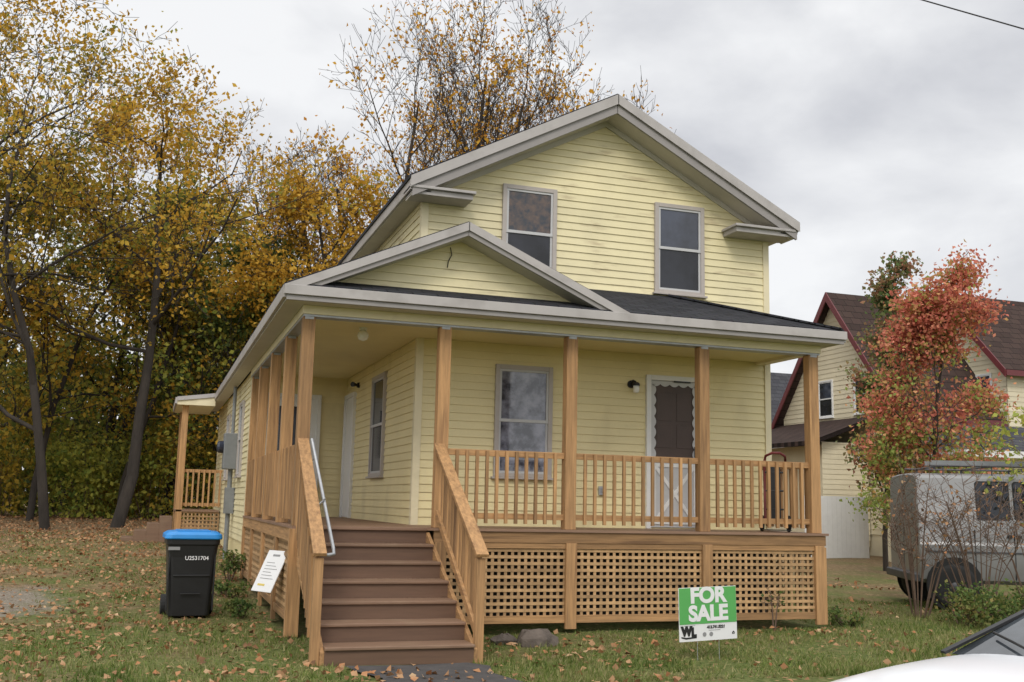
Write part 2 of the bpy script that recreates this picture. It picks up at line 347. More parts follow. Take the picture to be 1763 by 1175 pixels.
# ------------------------------------------------------------ ground
def ground_mat():
    m, t, N, L, b = nt('lawn and leaf litter')
    tc = N.new('ShaderNodeTexCoord')
    def noise(s, d=5, r=.6):
        n = N.new('ShaderNodeTexNoise'); n.inputs['Scale'].default_value = s; n.inputs['Detail'].default_value = d; n.inputs['Roughness'].default_value = r
        L.new(tc.outputs['Object'], n.inputs['Vector']); return n
    def ramp(src, stops):
        c = N.new('ShaderNodeValToRGB'); e = c.color_ramp.elements
        e[0].position, e[0].color = stops[0][0], tuple(stops[0][1]) + (1,); e[1].position, e[1].color = stops[-1][0], tuple(stops[-1][1]) + (1,)
        for p, k in stops[1:-1]:
            x = e.new(p); x.color = tuple(k) + (1,)
        L.new(src, c.inputs[0]); return c
    def mix(f, a, bb):
        x = N.new('ShaderNodeMix'); x.data_type = 'RGBA'; L.new(f, x.inputs[0]); L.new(a, x.inputs[6]); L.new(bb, x.inputs[7]); return x.outputs[2]
    n1 = noise(14, 6); gr = ramp(n1.outputs['Fac'], [(.3, (.055, .075, .02)), (.5, (.115, .14, .04)), (.7, (.20, .19, .08))])
    n2 = noise(9, 8, .7); br = ramp(n2.outputs['Fac'], [(.3, (.09, .06, .03)), (.5, (.20, .135, .075)), (.7, (.34, .24, .14))])
    n3 = noise(.7, 8, .7)
    sp = N.new('ShaderNodeSeparateXYZ'); L.new(tc.outputs['Object'], sp.inputs[0])
    yf = N.new('ShaderNodeMapRange'); yf.inputs['From Min'].default_value = 11; yf.inputs['From Max'].default_value = 32; yf.inputs['To Min'].default_value = -.05; yf.inputs['To Max'].default_value = .26
    L.new(sp.outputs['Y'], yf.inputs['Value'])
    ad = N.new('ShaderNodeMath'); ad.operation = 'ADD'; L.new(n3.outputs['Fac'], ad.inputs[0]); L.new(yf.outputs[0], ad.inputs[1])
    f = ramp(ad.outputs[0], [(.44, (0, 0, 0)), (.66, (.95, .95, .95))])
    c = mix(f.outputs[0], gr.outputs[0], br.outputs[0])
    vo = N.new('ShaderNodeTexVoronoi'); vo.inputs['Scale'].default_value = 9; L.new(tc.outputs['Object'], vo.inputs['Vector'])
    vf = ramp(vo.outputs['Distance'], [(.14, (1, 1, 1)), (.22, (0, 0, 0))])
    vc = ramp(vo.outputs['Color'], [(.2, (.20, .11, .05)), (.8, (.46, .29, .15))])
    c = mix(vf.outputs[0], c, vc.outputs[0])
    vm = N.new('ShaderNodeVectorMath'); vm.operation = 'SUBTRACT'; vm.inputs[1].default_value = (-1.9, 15.8, 0); L.new(tc.outputs['Object'], vm.inputs[0])
    vs = N.new('ShaderNodeVectorMath'); vs.operation = 'MULTIPLY'; vs.inputs[1].default_value = (.5, .24, 0); L.new(vm.outputs[0], vs.inputs[0])
    vl = N.new('ShaderNodeVectorMath'); vl.operation = 'LENGTH'; L.new(vs.outputs[0], vl.inputs[0])
    n5 = noise(2.2, 8, .7); a2 = N.new('ShaderNodeMath'); a2.operation = 'ADD'; L.new(vl.outputs['Value'], a2.inputs[0]); L.new(n5.outputs['Fac'], a2.inputs[1])
    pf = ramp(a2.outputs[0], [(.75, (.8, .8, .8)), (1.15, (0, 0, 0))])
    n6 = noise(30, 5, .7); pc = ramp(n6.outputs['Fac'], [(.35, (.13, .10, .075)), (.65, (.36, .32, .28))])
    c = mix(pf.outputs[0], c, pc.outputs[0])
    L.new(c, b.inputs['Base Color']); b.inputs['Roughness'].default_value = .95; b.inputs['Specular IOR Level'].default_value = .15
    bp = N.new('ShaderNodeBump'); bp.inputs['Strength'].default_value = .8; bp.inputs['Distance'].default_value = .05
    n4 = noise(22, 6); L.new(n4.outputs['Fac'], bp.inputs['Height']); L.new(bp.outputs[0], b.inputs['Normal'])
    return m
xs = [-600, -250, -100, -50, -30] + [i * .6 for i in range(-34, 52)] + [34, 45, 60, 100, 250, 600]
ys = [-300, -100, -40, -20, -10, 0, 4] + [6 + i * .6 for i in range(0, 80)] + [56, 64, 80, 120, 300, 900]
gb = MB(); nx = len(xs)
for y in ys:
    for x in xs: gb.v.append((x, y, g(x, y)))
for j in range(len(ys) - 1):
    for i in range(nx - 1): gb.f.append((j * nx + i, j * nx + i + 1, (j + 1) * nx + i + 1, (j + 1) * nx + i))
tag(gb.build('ground', ground_mat(), smooth=True), kind='structure')
pb = MB(); pv = [(1.75, 9.72), (2.3, 9.66), (2.9, 9.72), (3.05, 9.5), (2.95, 9.1), (3.1, 8.4), (2.9, 7.4), (3.0, 5.6), (1.8, 5.6), (1.9, 7.3), (1.75, 8.3), (1.95, 9.0), (1.8, 9.4)]
pb.add([(x, y, .035) for x, y in pv], [tuple(range(len(pv) - 1, -1, -1))])
tag(pb.build('path', m_path), kind='structure')

# ------------------------------------------------------------ main house
D = 1.21
H = thing('house', 'pale yellow two storey house with grey trimmed gables and a raised lumber front porch', 'house', (5.8, 16, 0))
def siding(mb, P, u, n, z0, z1, lr, e=.105):
    P = Vector(P); u = Vector(u); n = Vector(n); z = z0
    while z < z1 - 1e-4:
        zb = min(z + e, z1); a0, a1 = lr(z); b0, b1 = lr(zb)
        if a1 - a0 < .01: break
        if b1 < b0: b0 = b1 = (b0 + b1) / 2
        T = lambda a, d, zz: P + u * a + n * d + Z * zz
        mb.add([T(a0, .002, z), T(a1, .002, z), T(a1, .018, z), T(a0, .018, z), T(a1, .016, z + .012), T(a0, .016, z + .012), T(b1, .003, zb), T(b0, .003, zb)],
               [(0, 1, 2, 3), (3, 2, 4, 5), (5, 4, 6, 7)])
        z = zb
X0, X1, XC, YW = 3.2, 8.5, 5.85, 13.4
s = MB(); siding(s, (0, YW, 0), (1, 0, 0), (0, -1, 0), D, 3.66, lambda z: (X0, X1)); s.build('front_wall', m_side2, H)
s = MB(); siding(s, (0, YW, 0), (1, 0, 0), (0, -1, 0), 3.87, 7.0, lambda z: (X0, X1) if z < 5.5 else (max(X0, XC - (7.02 - z) / .532), min(X1, XC + (7.02 - z) / .532))); s.build('upper_front_wall', m_side, H)
s = MB(); siding(s, (X0, 0, 0), (0, 1, 0), (-1, 0, 0), D, 3.66, lambda z: (YW, 18.7)); s.build('porch_side_wall', m_side2, H)
s = MB(); siding(s, (X0, 0, 0), (0, 1, 0), (-1, 0, 0), 4.5, 5.6, lambda z: (YW, 18.7)); s.build('upper_side_wall', m_side, H)
s = MB(); siding(s, (0, 18.7, 0), (1, 0, 0), (0, -1, 0), D, 3.66, lambda z: (1.55, X0)); s.build('porch_end_wall', m_side2, H)
s = MB(); siding(s, (1.55, 0, 0), (0, 1, 0), (-1, 0, 0), .75, 3.7, lambda z: (18.7, 28)); s.build('wing_wall', m_side, H)
s = MB(); siding(s, (X1, 0, 0), (0, 1, 0), (1, 0, 0), .75, 5.6, lambda z: (YW, 18.7)); s.build('right_side_wall', m_side, H)
c = MB(); c.box(X0 + .01, X1 - .01, YW + .01, 18.69, .1, 5.6); c.box(1.56, X0 + .5, 18.71, 27.99, .1, 3.75)
c.prism([(X0 + .01, YW + .01, 5.6), (X1 - .01, YW + .01, 5.6), (XC, YW + .01, 7.0)], (0, 5.2, 0)); c.build('wall_core', m_side2, H)
c = MB(); c.box(X0 + .03, X1 - .03, YW - .0, YW + .25, 0, D - .05); c.box(1.6, 1.75, 18.75, 27.9, 0, .8); c.box(1.8, 3.3, 18.4, 18.69, 0, D - .05); c.box(3.1, 3.3, 13.5, 18.6, 0, 1.1); c.build('foundation', m_found, H)
c = MB(); c.box(X0 - .025, X0 + .07, YW - .03, YW + .07, D, 3.66); c.box(X0 - .025, X0 + .07, YW - .032, YW + .07, 4.55, 5.6)
c.box(X1 - .07, X1 + .025, YW - .03, YW + .07, D, 3.66); c.box(X1 - .07, X1 + .025, YW - .03, YW + .07, 3.9, 5.6)
c.box(1.525, 1.62, 18.66, 18.78, .8, 3.66); c.box(1.525, 1.6, 27.9, 28.02, .8, 3.7); c.build('corner_board', m_trimy, H, split=True)

# --- main roof
zr = 7.27; ze = 5.73; xl, xr = 2.92, 8.78
c = MB(); c.chev(xl - .02, XC, xr + .02, ze - .01, zr, .05, 12.97, 18.95); rf = c.build('main_roof', m_shy, H)
c = MB(); c.chev(xl, XC, xr, ze - .035, zr - .03, .13, 12.93, 12.985); c.build('rake_board', m_trim, H, .006, split=True)
c = MB(); c.chev(xl + .03, XC, xr - .03, ze - .155, zr - .155, .13, 12.965, 13.0); c.build('rake_moulding', m_trim2, H, .004, split=True)
c = MB(); c.chev(xl + .03, XC, xr - .03, ze - .24, zr - .255, .02, 13.0, YW - .02); c.build('rake_soffit', m_soff, H, split=True)
c = MB(); c.chev(X0, XC, X1, 5.62, 7.0, .085, YW - .04, YW - .015); c.build('frieze_board', m_soff, H, split=True)
c = MB(); c.box(xl, xl + .03, 12.99, 18.9, ze - .2, ze - .03); c.box(xr - .03, xr, 12.99, 18.9, ze - .2, ze - .03)
c.build('eave_fascia', m_trim, H, .004, split=True)
c = MB(); c.box(xl + .03, X0, 13.0, 18.9, ze - .21, ze - .19); c.box(X1, xr - .03, 13.0, 18.9, ze - .21, ze - .19); c.build('main_eave_soffit', m_soff, H, split=True)
for a, b in ((2.95, 3.78), (7.76, 8.70)):
    c = MB(); c.box(a, b, 13.0, YW - .02, 5.48, 5.553); c.box(a - .03, b + .03, 12.95, YW - .02, 5.552, 5.59); c.build('cornice_return', m_trim, H, .006)

# --- lower (porch and wing) roofs
gx, gz, ez = 3.35, 4.81, 3.88
def slab(mb, pts, t=.045):
    return mb.prism([Vector(p) for p in pts], (0, 0, -t))
c = MB()
slab(c, [(1.27, 11.66, ez), (8.58, 11.66, ez), (6.86, 13.38, ez + .63), (2.72, 13.38, ez + .63)])
c.build('porch_roof', m_shx, H)
c = MB(); slab(c, [(8.58, 11.66, ez), (8.58, 13.38, ez), (6.86, 13.38, ez + .63)]); c.build('porch_roof_hip', m_shy, H)
c = MB(); c.bar((8.56, 11.68, ez + .01), (6.88, 13.36, ez + .63), .2, .025); c.build('hip_cap', m_shx, H)
c = MB(); slab(c, [(1.24, 11.68, ez), (gx, 11.68, gz), (gx, 13.39, gz), (1.24, 13.39, ez)]); slab(c, [(gx, 11.68, gz), (5.46, 11.68, ez), (5.46, 13.39, ez), (gx, 13.39, gz)])
slab(c, [(1.24, 13.39, ez), (3.19, 13.39, gz - .071), (3.19, 18.7, gz - .071), (1.24, 18.7, ez)])
slab(c, [(1.24, 18.7, ez), (gx, 18.7, gz), (gx, 28.2, gz), (1.24, 28.2, ez)]); slab(c, [(gx, 18.96, gz), (5.46, 18.96, ez), (5.46, 28.2, ez), (gx, 28.2, gz)])
c.build('wing_roof', m_shy, H)
c = MB(); c.chev(1.26, gx, 5.44, ez - .02, gz - .02, .09, 11.64, 11.69); c.build('porch_rake_board', m_trim, H, .005, split=True)
c = MB(); c.chev(1.30, gx, 5.40, ez - .09, gz - .112, .06, 11.665, 11.70); c.build('porch_rake_moulding', m_trim2, H, .003, split=True)
c = MB(); c.chev(1.32, gx, 5.38, ez - .10, gz - .155, .015, 11.7, 12.03); c.build('porch_rake_soffit', m_soff, H, split=True)
s = MB(); siding(s, (0, 12.03, 0), (1, 0, 0), (0, -1, 0), 3.97, 4.66, lambda z: (gx - (4.67 - z) / .437, gx + (4.67 - z) / .437)); s.build('pediment', m_side, H)
c = MB(); c.prism([(1.6, 12.05, 3.85), (5.1, 12.05, 3.85), (gx, 12.05, 4.66)], (0, .05, 0)); c.build('pediment_core', m_side, H)
c = MB(); c.box(1.24, 8.60, 11.63, 11.67, 3.75, 3.86); c.build('front_fascia', m_trim, H, .005)
c = MB(); c.box(1.27, 8.57, 11.66, 11.69, 3.69, 3.748); c.build('fascia_moulding', m_trim2, H, .005)
c = MB(); c.box(1.235, 1.275, 11.69, 28.2, 3.72, 3.86); c.box(8.565, 8.605, 11.67, 13.36, 3.72, 3.86); c.build('side_fascia', m_trim, H, .005, split=True)
c = MB(); c.box(1.275, 8.565, 11.69, 11.97, 3.70, 3.72); c.box(1.275, 1.5, 11.97, 28.2, 3.70, 3.72); c.box(8.42, 8.565, 11.97, 13.36, 3.70, 3.72); c.build('eave_soffit', m_soff, H)
c = MB(); c.box(1.5, 8.42, 11.97, 12.16, 3.60, 3.70); c.box(1.5, 1.66, 12.16, 18.7, 3.60, 3.70); c.box(8.26, 8.42, 12.16, 13.36, 3.60, 3.70); c.build('porch_beam', m_trimy, H, .004)
c = MB(); c.box(1.51, 8.41, 11.985, 12.155, 3.575, 3.598); c.box(1.51, 1.655, 12.16, 18.7, 3.575, 3.598); c.build('beam_flashing', m_galv, H)
c = MB(); c.box(1.66, 8.26, 12.16, 13.38, 3.64, 3.66); c.box(1.66, 3.18, 13.38, 18.69, 3.64, 3.66); c.build('porch_ceiling', m_ceil, H)

# --- deck
c = MB()
y = 11.93
while y < 13.36: c.box(1.5, 8.45, y, y + .137, D - .03, D); y += .142
while y < 18.6: c.box(1.5, 3.2, y, y + .137, D - .03, D); y += .142
c.build('porch_floor', m_deck, H)
c = MB(); c.box(3.12, 8.42, 11.955, 12.0, 1.05, D - .032); c.build('front_rim_board', w_x, H, .003)
c = MB(); c.box(1.515, 1.56, 12.0, 18.66, 1.03, D - .032); c.box(8.38, 8.42, 12.0, 13.36, 1.03, D - .032); c.build('side_rim_board', w_y, H, .003, split=True)
def lattice(F, a0, a1, z0, z1):
    l = MB(); n = max(2, round((a1 - a0) / .083)); p = (a1 - a0) / n
    for i in range(n + 1):
        a = a0 + i * p; l.fbox(F, a - .018, a + .018, .0, .006, z0, z1)
    n = max(2, round((z1 - z0) / .08)); p = (z1 - z0) / n
    for i in range(n + 1):
        zz = z0 + i * p; l.fbox(F, a0, a1, .005, .012, zz - .018, zz + .018)
    return l
FX = (Vector((0, 12.0, 0)), Vector((1, 0, 0)), Vector((0, -1, 0)))
FY = (Vector((1.56, 0, 0)), Vector((0, 1, 0)), Vector((-1, 0, 0)))
px = [3.2, 4.83, 6.67, 8.32]
for i in range(3):
    a, b = px[i] + .07, px[i + 1] - .07
    lp = lattice(FX, a, b, .19, 1.04).build('lattice_panel', w_lat, H)
    c = MB(); c.fbox(FX, a, b, .014, .034, .12, .21); c.fbox(FX, a, b, .014, .034, .985, 1.05); c.build('panel_rail', w_x, lp, .003, split=True)
for x in px:
    c = MB(); c.box(x - .07, x + .07, 11.94, 11.99, .05, 1.05); c.build('skirt_board', w_z, H, .004)
c = MB(); c.box(8.38, 8.42, 11.95, 12.09, .05, 1.03); c.box(8.38, 8.42, 13.2, 13.34, .05, 1.03); c.build('skirt_board', w_z, H, .004, split=True)
FR = (Vector((8.38, 0, 0)), Vector((0, 1, 0)), Vector((1, 0, 0)))
lattice(FR, 12.1, 13.2, .19, 1.02).build('lattice_panel', w_lat, H)
py = [12.07, 13.65, 15.35, 17.05, 18.6]
for i in range(4):
    a, b = py[i] + .07, py[i + 1] - .07; zb = .15 + .03 * i
    lp = lattice(FY, a, b, zb + .06, 1.02).build('lattice_panel', w_lat, H)
    c = MB(); c.fbox(FY, a, b, .014, .034, zb, zb + .09); c.build('panel_rail', w_y, lp, .003)
for i, yy in enumerate(py):
    c = MB(); c.box(1.51, 1.56, yy - .07, yy + .07, .03, 1.03); c.build('skirt_board', w_z, H, .004)
c = MB(); c.box(1.47, 1.62, 11.90, 11.985, .02, D - .03); c.build('corner_skirt_board', w_z, H, .004)

# --- porch posts
for (x, yy) in [(1.58, 12.07), (3.2, 12.07), (4.83, 12.07), (6.67, 12.07), (8.32, 12.07)] + [(1.58, k) for k in py[1:4]] + [(1.60, 18.6)]:
    c = MB(); c.box(x - .072, x + .072, yy - .07, yy + .07, D, 3.574); p = c.build('porch_post', w_z, H, .006)
    c = MB(); c.box(x - .05, x + .05, yy - .078, yy - .071, 3.545, 3.585); c.build('post_bracket', m_galv, p)

# --- railings
def rail(P, u, n, L_, z=D):
    F = (Vector(P), Vector(u), Vector(n)); c = MB()
    c.fbox(F, 0, L_, -.045, -.005, z + .85, z + .925); c.fbox(F, 0, L_, -.045, -.005, z + .11, z + .18)
    r = c.build('porch_railing', w_x if abs(u[0]) > .5 else w_y, H, .003)
    k = int(L_ / .132); st = L_ / (k + 1)
    for i in range(1, k + 1):
        b = MB(); b.fbox(F, i * st - .019, i * st + .019, -.005, .032, z + .06, z + .915); b.build('baluster', w_z, r, .002)
for i in range(3): rail((px[i] + .07, 12.05, 0), (1, 0, 0), (0, -1, 0), px[i + 1] - px[i] - .14)
for i in range(4): rail((1.56, py[i] + .07, 0), (0, 1, 0), (-1, 0, 0), py[i + 1] - py[i] - .14)
rail((8.33, 12.14, 0), (0, 1, 0), (1, 0, 0), 1.2)

# --- stair
nst = 7; rs = D / nst; run = .335; yt = 11.93
sx0, sx1 = 1.60, 3.02
def stringer(sxx):
    q = MB(); q.prism([(sxx, yt, D - .05), (sxx, yt, D - .4), (sxx, yt - 6 * run + .02, -.05), (sxx, yt - 6 * run + .02, rs - .05)], (.04, 0, 0)); return q
stair = stringer(sx0 - .04).build('front_stair', w_y, H); stringer(sx1).build('stringer', w_y, stair)
for k in range(7):
    zt = D - k * rs; yy = yt - k * run
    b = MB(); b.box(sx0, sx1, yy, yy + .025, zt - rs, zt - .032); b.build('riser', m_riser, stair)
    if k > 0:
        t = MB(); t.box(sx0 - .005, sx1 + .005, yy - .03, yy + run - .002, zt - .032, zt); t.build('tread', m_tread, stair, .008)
b = MB(); b.box(sx0 - .005, sx1 + .005, yt - .035, yt - .002, D - .034, D - .001); b.build('tread', m_tread, stair, .006)
yb = yt - 6 * run
for xx, xt in ((sx0 - .085, 1.58), (sx1 + .065, 3.16)):
    c = MB(); c.box(xx - .043, xx + .043, yb + .04, yb + .12, -.05, .97); nw = c.build('newel_post', w_z, H, .004)
    p1 = Vector((xt, 12.0, 2.17)); p2 = Vector((xx, yb + .0, 1.0))
    c = MB(); c.bar(p1, p2, .125, .036); c.bar(p1 + Vector((0, 0, -.085)), p2 + Vector((0, 0.12, -.025)), .036, .085); c.bar((xt, 12, 1.38), (xx, yb + .13, .25), .036, .085)
    r = c.build('stair_railing', w_y, H, .004)
    for k in range(1, 15):
        t = k / 15; yy = 12.0 + (yb + .1 - 12.0) * t; zt = 2.12 + (1.0 - 2.17) * t; zb = 1.36 + (.25 - 1.38) * t; xm = xt + (xx - xt) * t
        sgn = -1 if xx < 2 else 1
        b = MB(); b.box(xm + sgn * .036 - .018, xm + sgn * .036 + .018, yy - .018, yy + .018, zb - .07, zt - .03); b.build('baluster', w_z, r)
c = MB(); xx = sx0 + .07
c.tube([(xx, 11.95, 2.17), (xx, yb + .22, 1.05), (xx, yb + .17, 1.0), (xx - .05, yb + .17, .99), (xx - .1, yb + .17, .99)], .018, 8)
for yy, zz in ((11.6, 1.93), (10.8, 1.48)): c.tube([(xx, yy, zz + .03), (xx - .06, yy, zz - .03), (xx - .1, yy, zz - .03)], .01, 6)
c.build('metal_handrail', m_galv, H, smooth=True)

# --- windows and doors
def window(P, u, n, wd, ht, up_m=m_glU, lo_m=m_glL, parent=None, fm=m_win):
    F = (Vector(P), Vector(u), Vector(n)); c = MB(); f = .06
    c.fbox(F, 0, f, 0, .055, 0, ht); c.fbox(F, wd - f, wd, 0, .055, 0, ht); c.fbox(F, f, wd - f, 0, .055, ht - f, ht); c.fbox(F, f, wd - f, 0, .055, 0, f * .8)
    w_ = c.build('window', fm, parent or H, .004)
    c = MB(); c.fbox(F, -.03, wd + .03, .0, .085, -.03, -.001); c.build('sill', fm, w_, .004)
    mid = ht * .5
    c = MB(); g_ = .03
    c.fbox(F, f, wd - f, .018, .045, mid - .02, mid + .02); c.fbox(F, f, f + g_, .02, .042, mid + .02, ht - f); c.fbox(F, wd - f - g_, wd - f, .02, .042, mid + .02, ht - f); c.fbox(F, f + g_, wd - f - g_, .02, .042, ht - f - g_, ht - f)
    c.fbox(F, f, f + g_, .018, .03, f * .8, mid - .02); c.fbox(F, wd - f - g_, wd - f, .018, .03, f * .8, mid - .02); c.fbox(F, f + g_, wd - f - g_, .018, .03, f * .8, f * .8 + g_)
    c.build('sash', m_offw if fm is m_win else fm, w_)
    c = MB(); c.fbox(F, f + g_, wd - f - g_, .019, .026, mid + .02, ht - f - g_); c.build('pane', up_m, w_)
    c = MB(); c.fbox(F, f + g_, wd - f - g_, .019, .023, f * .8 + g_, mid - .02); c.build('pane', lo_m, w_)
    return w_
ux, ny = (1, 0, 0), (0, -1, 0)
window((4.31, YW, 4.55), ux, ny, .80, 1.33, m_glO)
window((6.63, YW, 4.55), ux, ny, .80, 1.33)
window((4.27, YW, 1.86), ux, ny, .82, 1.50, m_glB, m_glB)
window((X0, 15.25, 1.87), (0, 1, 0), (-1, 0, 0), .95, 1.53)
window((1.55, 20.0, 1.9), (0, 1, 0), (-1, 0, 0), .8, 1.4); window((1.55, 23.6, 1.9), (0, 1, 0), (-1, 0, 0), .8, 1.4)
F = (Vector((6.50, YW, D)), Vector(ux), Vector(ny)); dw, dh = .88, 2.14
c = MB(); c.fbox(F, 0, .07, 0, .06, 0, dh); c.fbox(F, dw - .07, dw, 0, .06, 0, dh); c.fbox(F, .07, dw - .07, 0, .06, dh - .07, dh); door = c.build('front_door', m_white, H, .004)
c = MB(); c.fbox(F, .071, dw - .071, .019, .024, 0.02, dh - .071); c.build('inner_door', m_brown, door)
for (a, b, z0, z1) in ((.17, .40, 1.12, 1.45), (.48, .71, 1.12, 1.45), (.17, .40, 1.5, 1.9), (.48, .71, 1.5, 1.9)):
    c = MB(); c.fbox(F, a, b, .0241, .030, z0, z1); c.build('door_panel', m_brown, door, .004)
c = MB(); aL, aR, zL, zH = .075, dw - .075, .02, dh - .075
il, ir, ib, it = .14, dw - .14, .96, 2.01
def strip(fn_in, fn_out, n=64):
    vs = []; fs = []
    for i in range(n + 1):
        t = i / n; a, z_ = fn_in(t); a2, z2 = fn_out(t)
        vs += [F[0] + F[1] * a + F[2] * .036 + Z * z_, F[0] + F[1] * a2 + F[2] * .036 + Z * z2]
    for i in range(n): fs.append((2 * i, 2 * i + 1, 2 * i + 3, 2 * i + 2))
    c.add(vs, fs)
sc = lambda t, k: .035 * abs(math.sin(math.pi * t * k)) ** .8
strip(lambda t: (il + sc(t, 7) - .02, ib + (it - ib) * t), lambda t: (aL, ib + (it - ib) * t))
strip(lambda t: (ir - sc(t, 7) + .02, ib + (it - ib) * t), lambda t: (aR, ib + (it - ib) * t))
strip(lambda t: (aL + (aR - aL) * t, it - sc(t, 5) + .01), lambda t: (aL + (aR - aL) * t, zH))
strip(lambda t: (aL + (aR - aL) * t, ib + sc(t, 5) - .0), lambda t: (aL + (aR - aL) * t, ib - .05))
c.fbox(F, aL, aR, .025, .036, zL, ib - .03)
c.build('storm_door', m_offw, door)
c = MB()
c.bar(F[0] + F[1] * .14 + F[2] * .042 + Z * .1, F[0] + F[1] * (dw - .14) + F[2] * .042 + Z * .86, .05, .012, Vector((0, -1, 0))); c.bar(F[0] + F[1] * .14 + F[2] * .045 + Z * .86, F[0] + F[1] * (dw - .14) + F[2] * .045 + Z * .1, .05, .012, Vector((0, -1, 0)))
c.fbox(F, .09, .14, .037, .05, .06, .9); c.fbox(F, dw - .14, dw - .09, .037, .05, .06, .9); c.fbox(F, .141, dw - .141, .037, .05, .85, .9); c.fbox(F, .141, dw - .141, .037, .05, .06, .11); c.build('crossbuck', m_white, door, .002)
c = MB(); c.fbox(F, aR - .05, aR - .02, .037, .07, 1.0, 1.15); c.build('door_handle', m_black, door, .004)
c = MB(); c.fbox(F, .42, .68, .06, .075, dh - .09, dh - .07); c.build('door_closer', m_black, door)
F = (Vector((X0, 17.72, D)), Vector((0, 1, 0)), Vector((-1, 0, 0)))
c = MB(); c.fbox(F, 0, .07, 0, .06, 0, 2.12); c.fbox(F, .85, .92, 0, .06, 0, 2.12); c.fbox(F, .07, .85, 0, .06, 2.05, 2.12); d2 = c.build('side_door', m_white, H, .004)
c = MB(); c.fbox(F, .07, .85, .005, .03, .01, 2.05); c.build('door_leaf', m_white, d2)
F = (Vector((1.82, 18.7, D)), Vector(ux), Vector(ny))
c = MB(); c.fbox(F, 0, .07, 0, .06, 0, 2.12); c.fbox(F, .85, .92, 0, .06, 0, 2.12); c.fbox(F, .07, .85, 0, .06, 2.05, 2.12); d3 = c.build('end_door', m_white, H, .004)
c = MB(); c.fbox(F, .07, .85, .005, .03, .01, 1.05); c.fbox(F, .07, .2, .005, .03, 1.05, 2.05); c.fbox(F, .72, .85, .005, .03, 1.05, 2.05); c.fbox(F, .2, .72, .005, .03, 1.9, 2.05); c.build('door_leaf', m_white, d3)
c = MB(); c.fbox(F, .2, .72, .019, .025, 1.05, 1.9); c.build('pane', m_glL, d3)
c = MB(); c.lathe((6.27, YW - .018, 3.2), [(.001, -.03), (.055, -.03), (.055, -.005), (.05, 0)], 16, 'Y'); c.tube([(6.27, YW - .03, 3.2), (6.27, YW - .1, 3.24), (6.29, YW - .13, 3.22)], .02, 8); c.lathe((6.30, YW - .13, 3.17), [(.03, .05), (.05, .03), (.052, 0)], 14)
pl = c.build('porch_lamp', m_black, H, smooth=False)
c = MB(); c.lathe((6.30, YW - .13, 3.07), [(.02, 0), (.038, .012), (.045, .05), (.042, .1)], 14); c.build('lamp_glass', m_light, pl, smooth=True)
c = MB(); c.lathe((2.37, 12.9, 3.64), [(.05, 0), (.05, -.03), (.035, -.035)], 16); cl = c.build('ceiling_lamp', m_white, H)
c = MB(); c.lathe((2.37, 12.9, 3.64), [(.03, -.03), (.06, -.06), (.075, -.10), (.055, -.15), (.005, -.17)], 16); c.build('lamp_globe', m_light, cl, smooth=True)
c = MB(); c.lathe((X0 - .03, 17.5, 3.42), [(.04, -.02), (.05, .02)], 12, 'X'); c.tube([(X0 - .05, 17.5, 3.42), (X0 - .14, 17.42, 3.42)], [.02, .045], 10); c.build('flood_lamp', m_black, H)
c = MB(); c.box(5.79, 5.89, YW - .05, YW - .01, 1.65, 1.77); ob = c.build('outlet_cover', m_galv, H, .004)
c = MB(); c.box(5.81, 5.87, YW - .055, YW - .0505, 1.68, 1.74); c.build('outlet_socket', m_gry, ob)
c = MB(); c.box(1.28, 1.53, 21.2, 21.6, 2.05, 2.75); mb_ = c.build('meter_box', m_meter, H, .015)
c = MB(); c.lathe((1.28, 21.4, 2.48), [(.12, 0), (.12, -.08), (.09, -.12), (.01, -.13)], 16, 'X'); c.build('meter_dial', m_glU, mb_)
c = MB(); c.tube([(1.44, 21.4, 2.05), (1.44, 21.4, .3)], .045, 10); c.tube([(1.44, 21.4, 2.75), (1.44, 21.4, 3.68)], .035, 10); c.box(1.36, 1.53, 21.26, 21.54, 1.2, 1.7); c.build('conduit', m_meter, mb_)
c = MB(); c.tube([(a_, 12.0, b_) for a_, b_ in ((3.22, 4.55), (3.24, 4.46), (3.2, 4.38), (3.19, 4.30))], .006, 5); c.build('loose_wire', m_blk, H)

# --- back porch
BP = MB(); BP.box(.55, 1.5, 25.3, 27.6, 1.17, 1.21); bp_ = BP.build('back_porch_floor', m_deck, H)
c = MB()
for (x, yy) in ((.62, 25.37), (.62, 27.5)): c.box(x - .07, x + .07, yy - .07, yy + .07, .4, 3.6)
c.build('back_porch_post', w_z, bp_, .005, split=True)
c = MB(); c.prism([(.42, 25.1, 3.58), (1.26, 25.1, 3.58), (1.26, 25.1, 3.84), (.42, 25.1, 3.72)], (0, 2.7, 0)); c.build('back_porch_roof', m_trimy, bp_)
c = MB(); c.box(.38, .42, 25.08, 27.85, 3.6, 3.74); c.bar((.42, 25.08, 3.71), (1.26, 25.08, 3.83), .03, .09); c.build('back_porch_fascia', m_trim, bp_)
c = MB(); F = (Vector((.69, 25.37, 0)), Vector(ux), Vector(ny)); c.fbox(F, 0, .84, -.03, 0, 2.06, 2.13); c.fbox(F, 0, .84, -.03, 0, 1.3, 1.37)
for i in range(7): c.fbox(F, .06 + i * .12, .10 + i * .12, 0, .03, 1.28, 2.12)
c.build('back_porch_railing', w_z, bp_)
lattice((Vector((0, 25.35, 0)), Vector(ux), Vector(ny)), .66, 1.5, .55, 1.15).build('lattice_panel', w_lat, bp_)
c = MB()
for k in range(4): c.box(.5 - .27 * (k + 1), .5 - .27 * k, 25.5, 26.8, .45, 1.05 - k * .16)
c.build('back_steps', m_tread, bp_, .005)

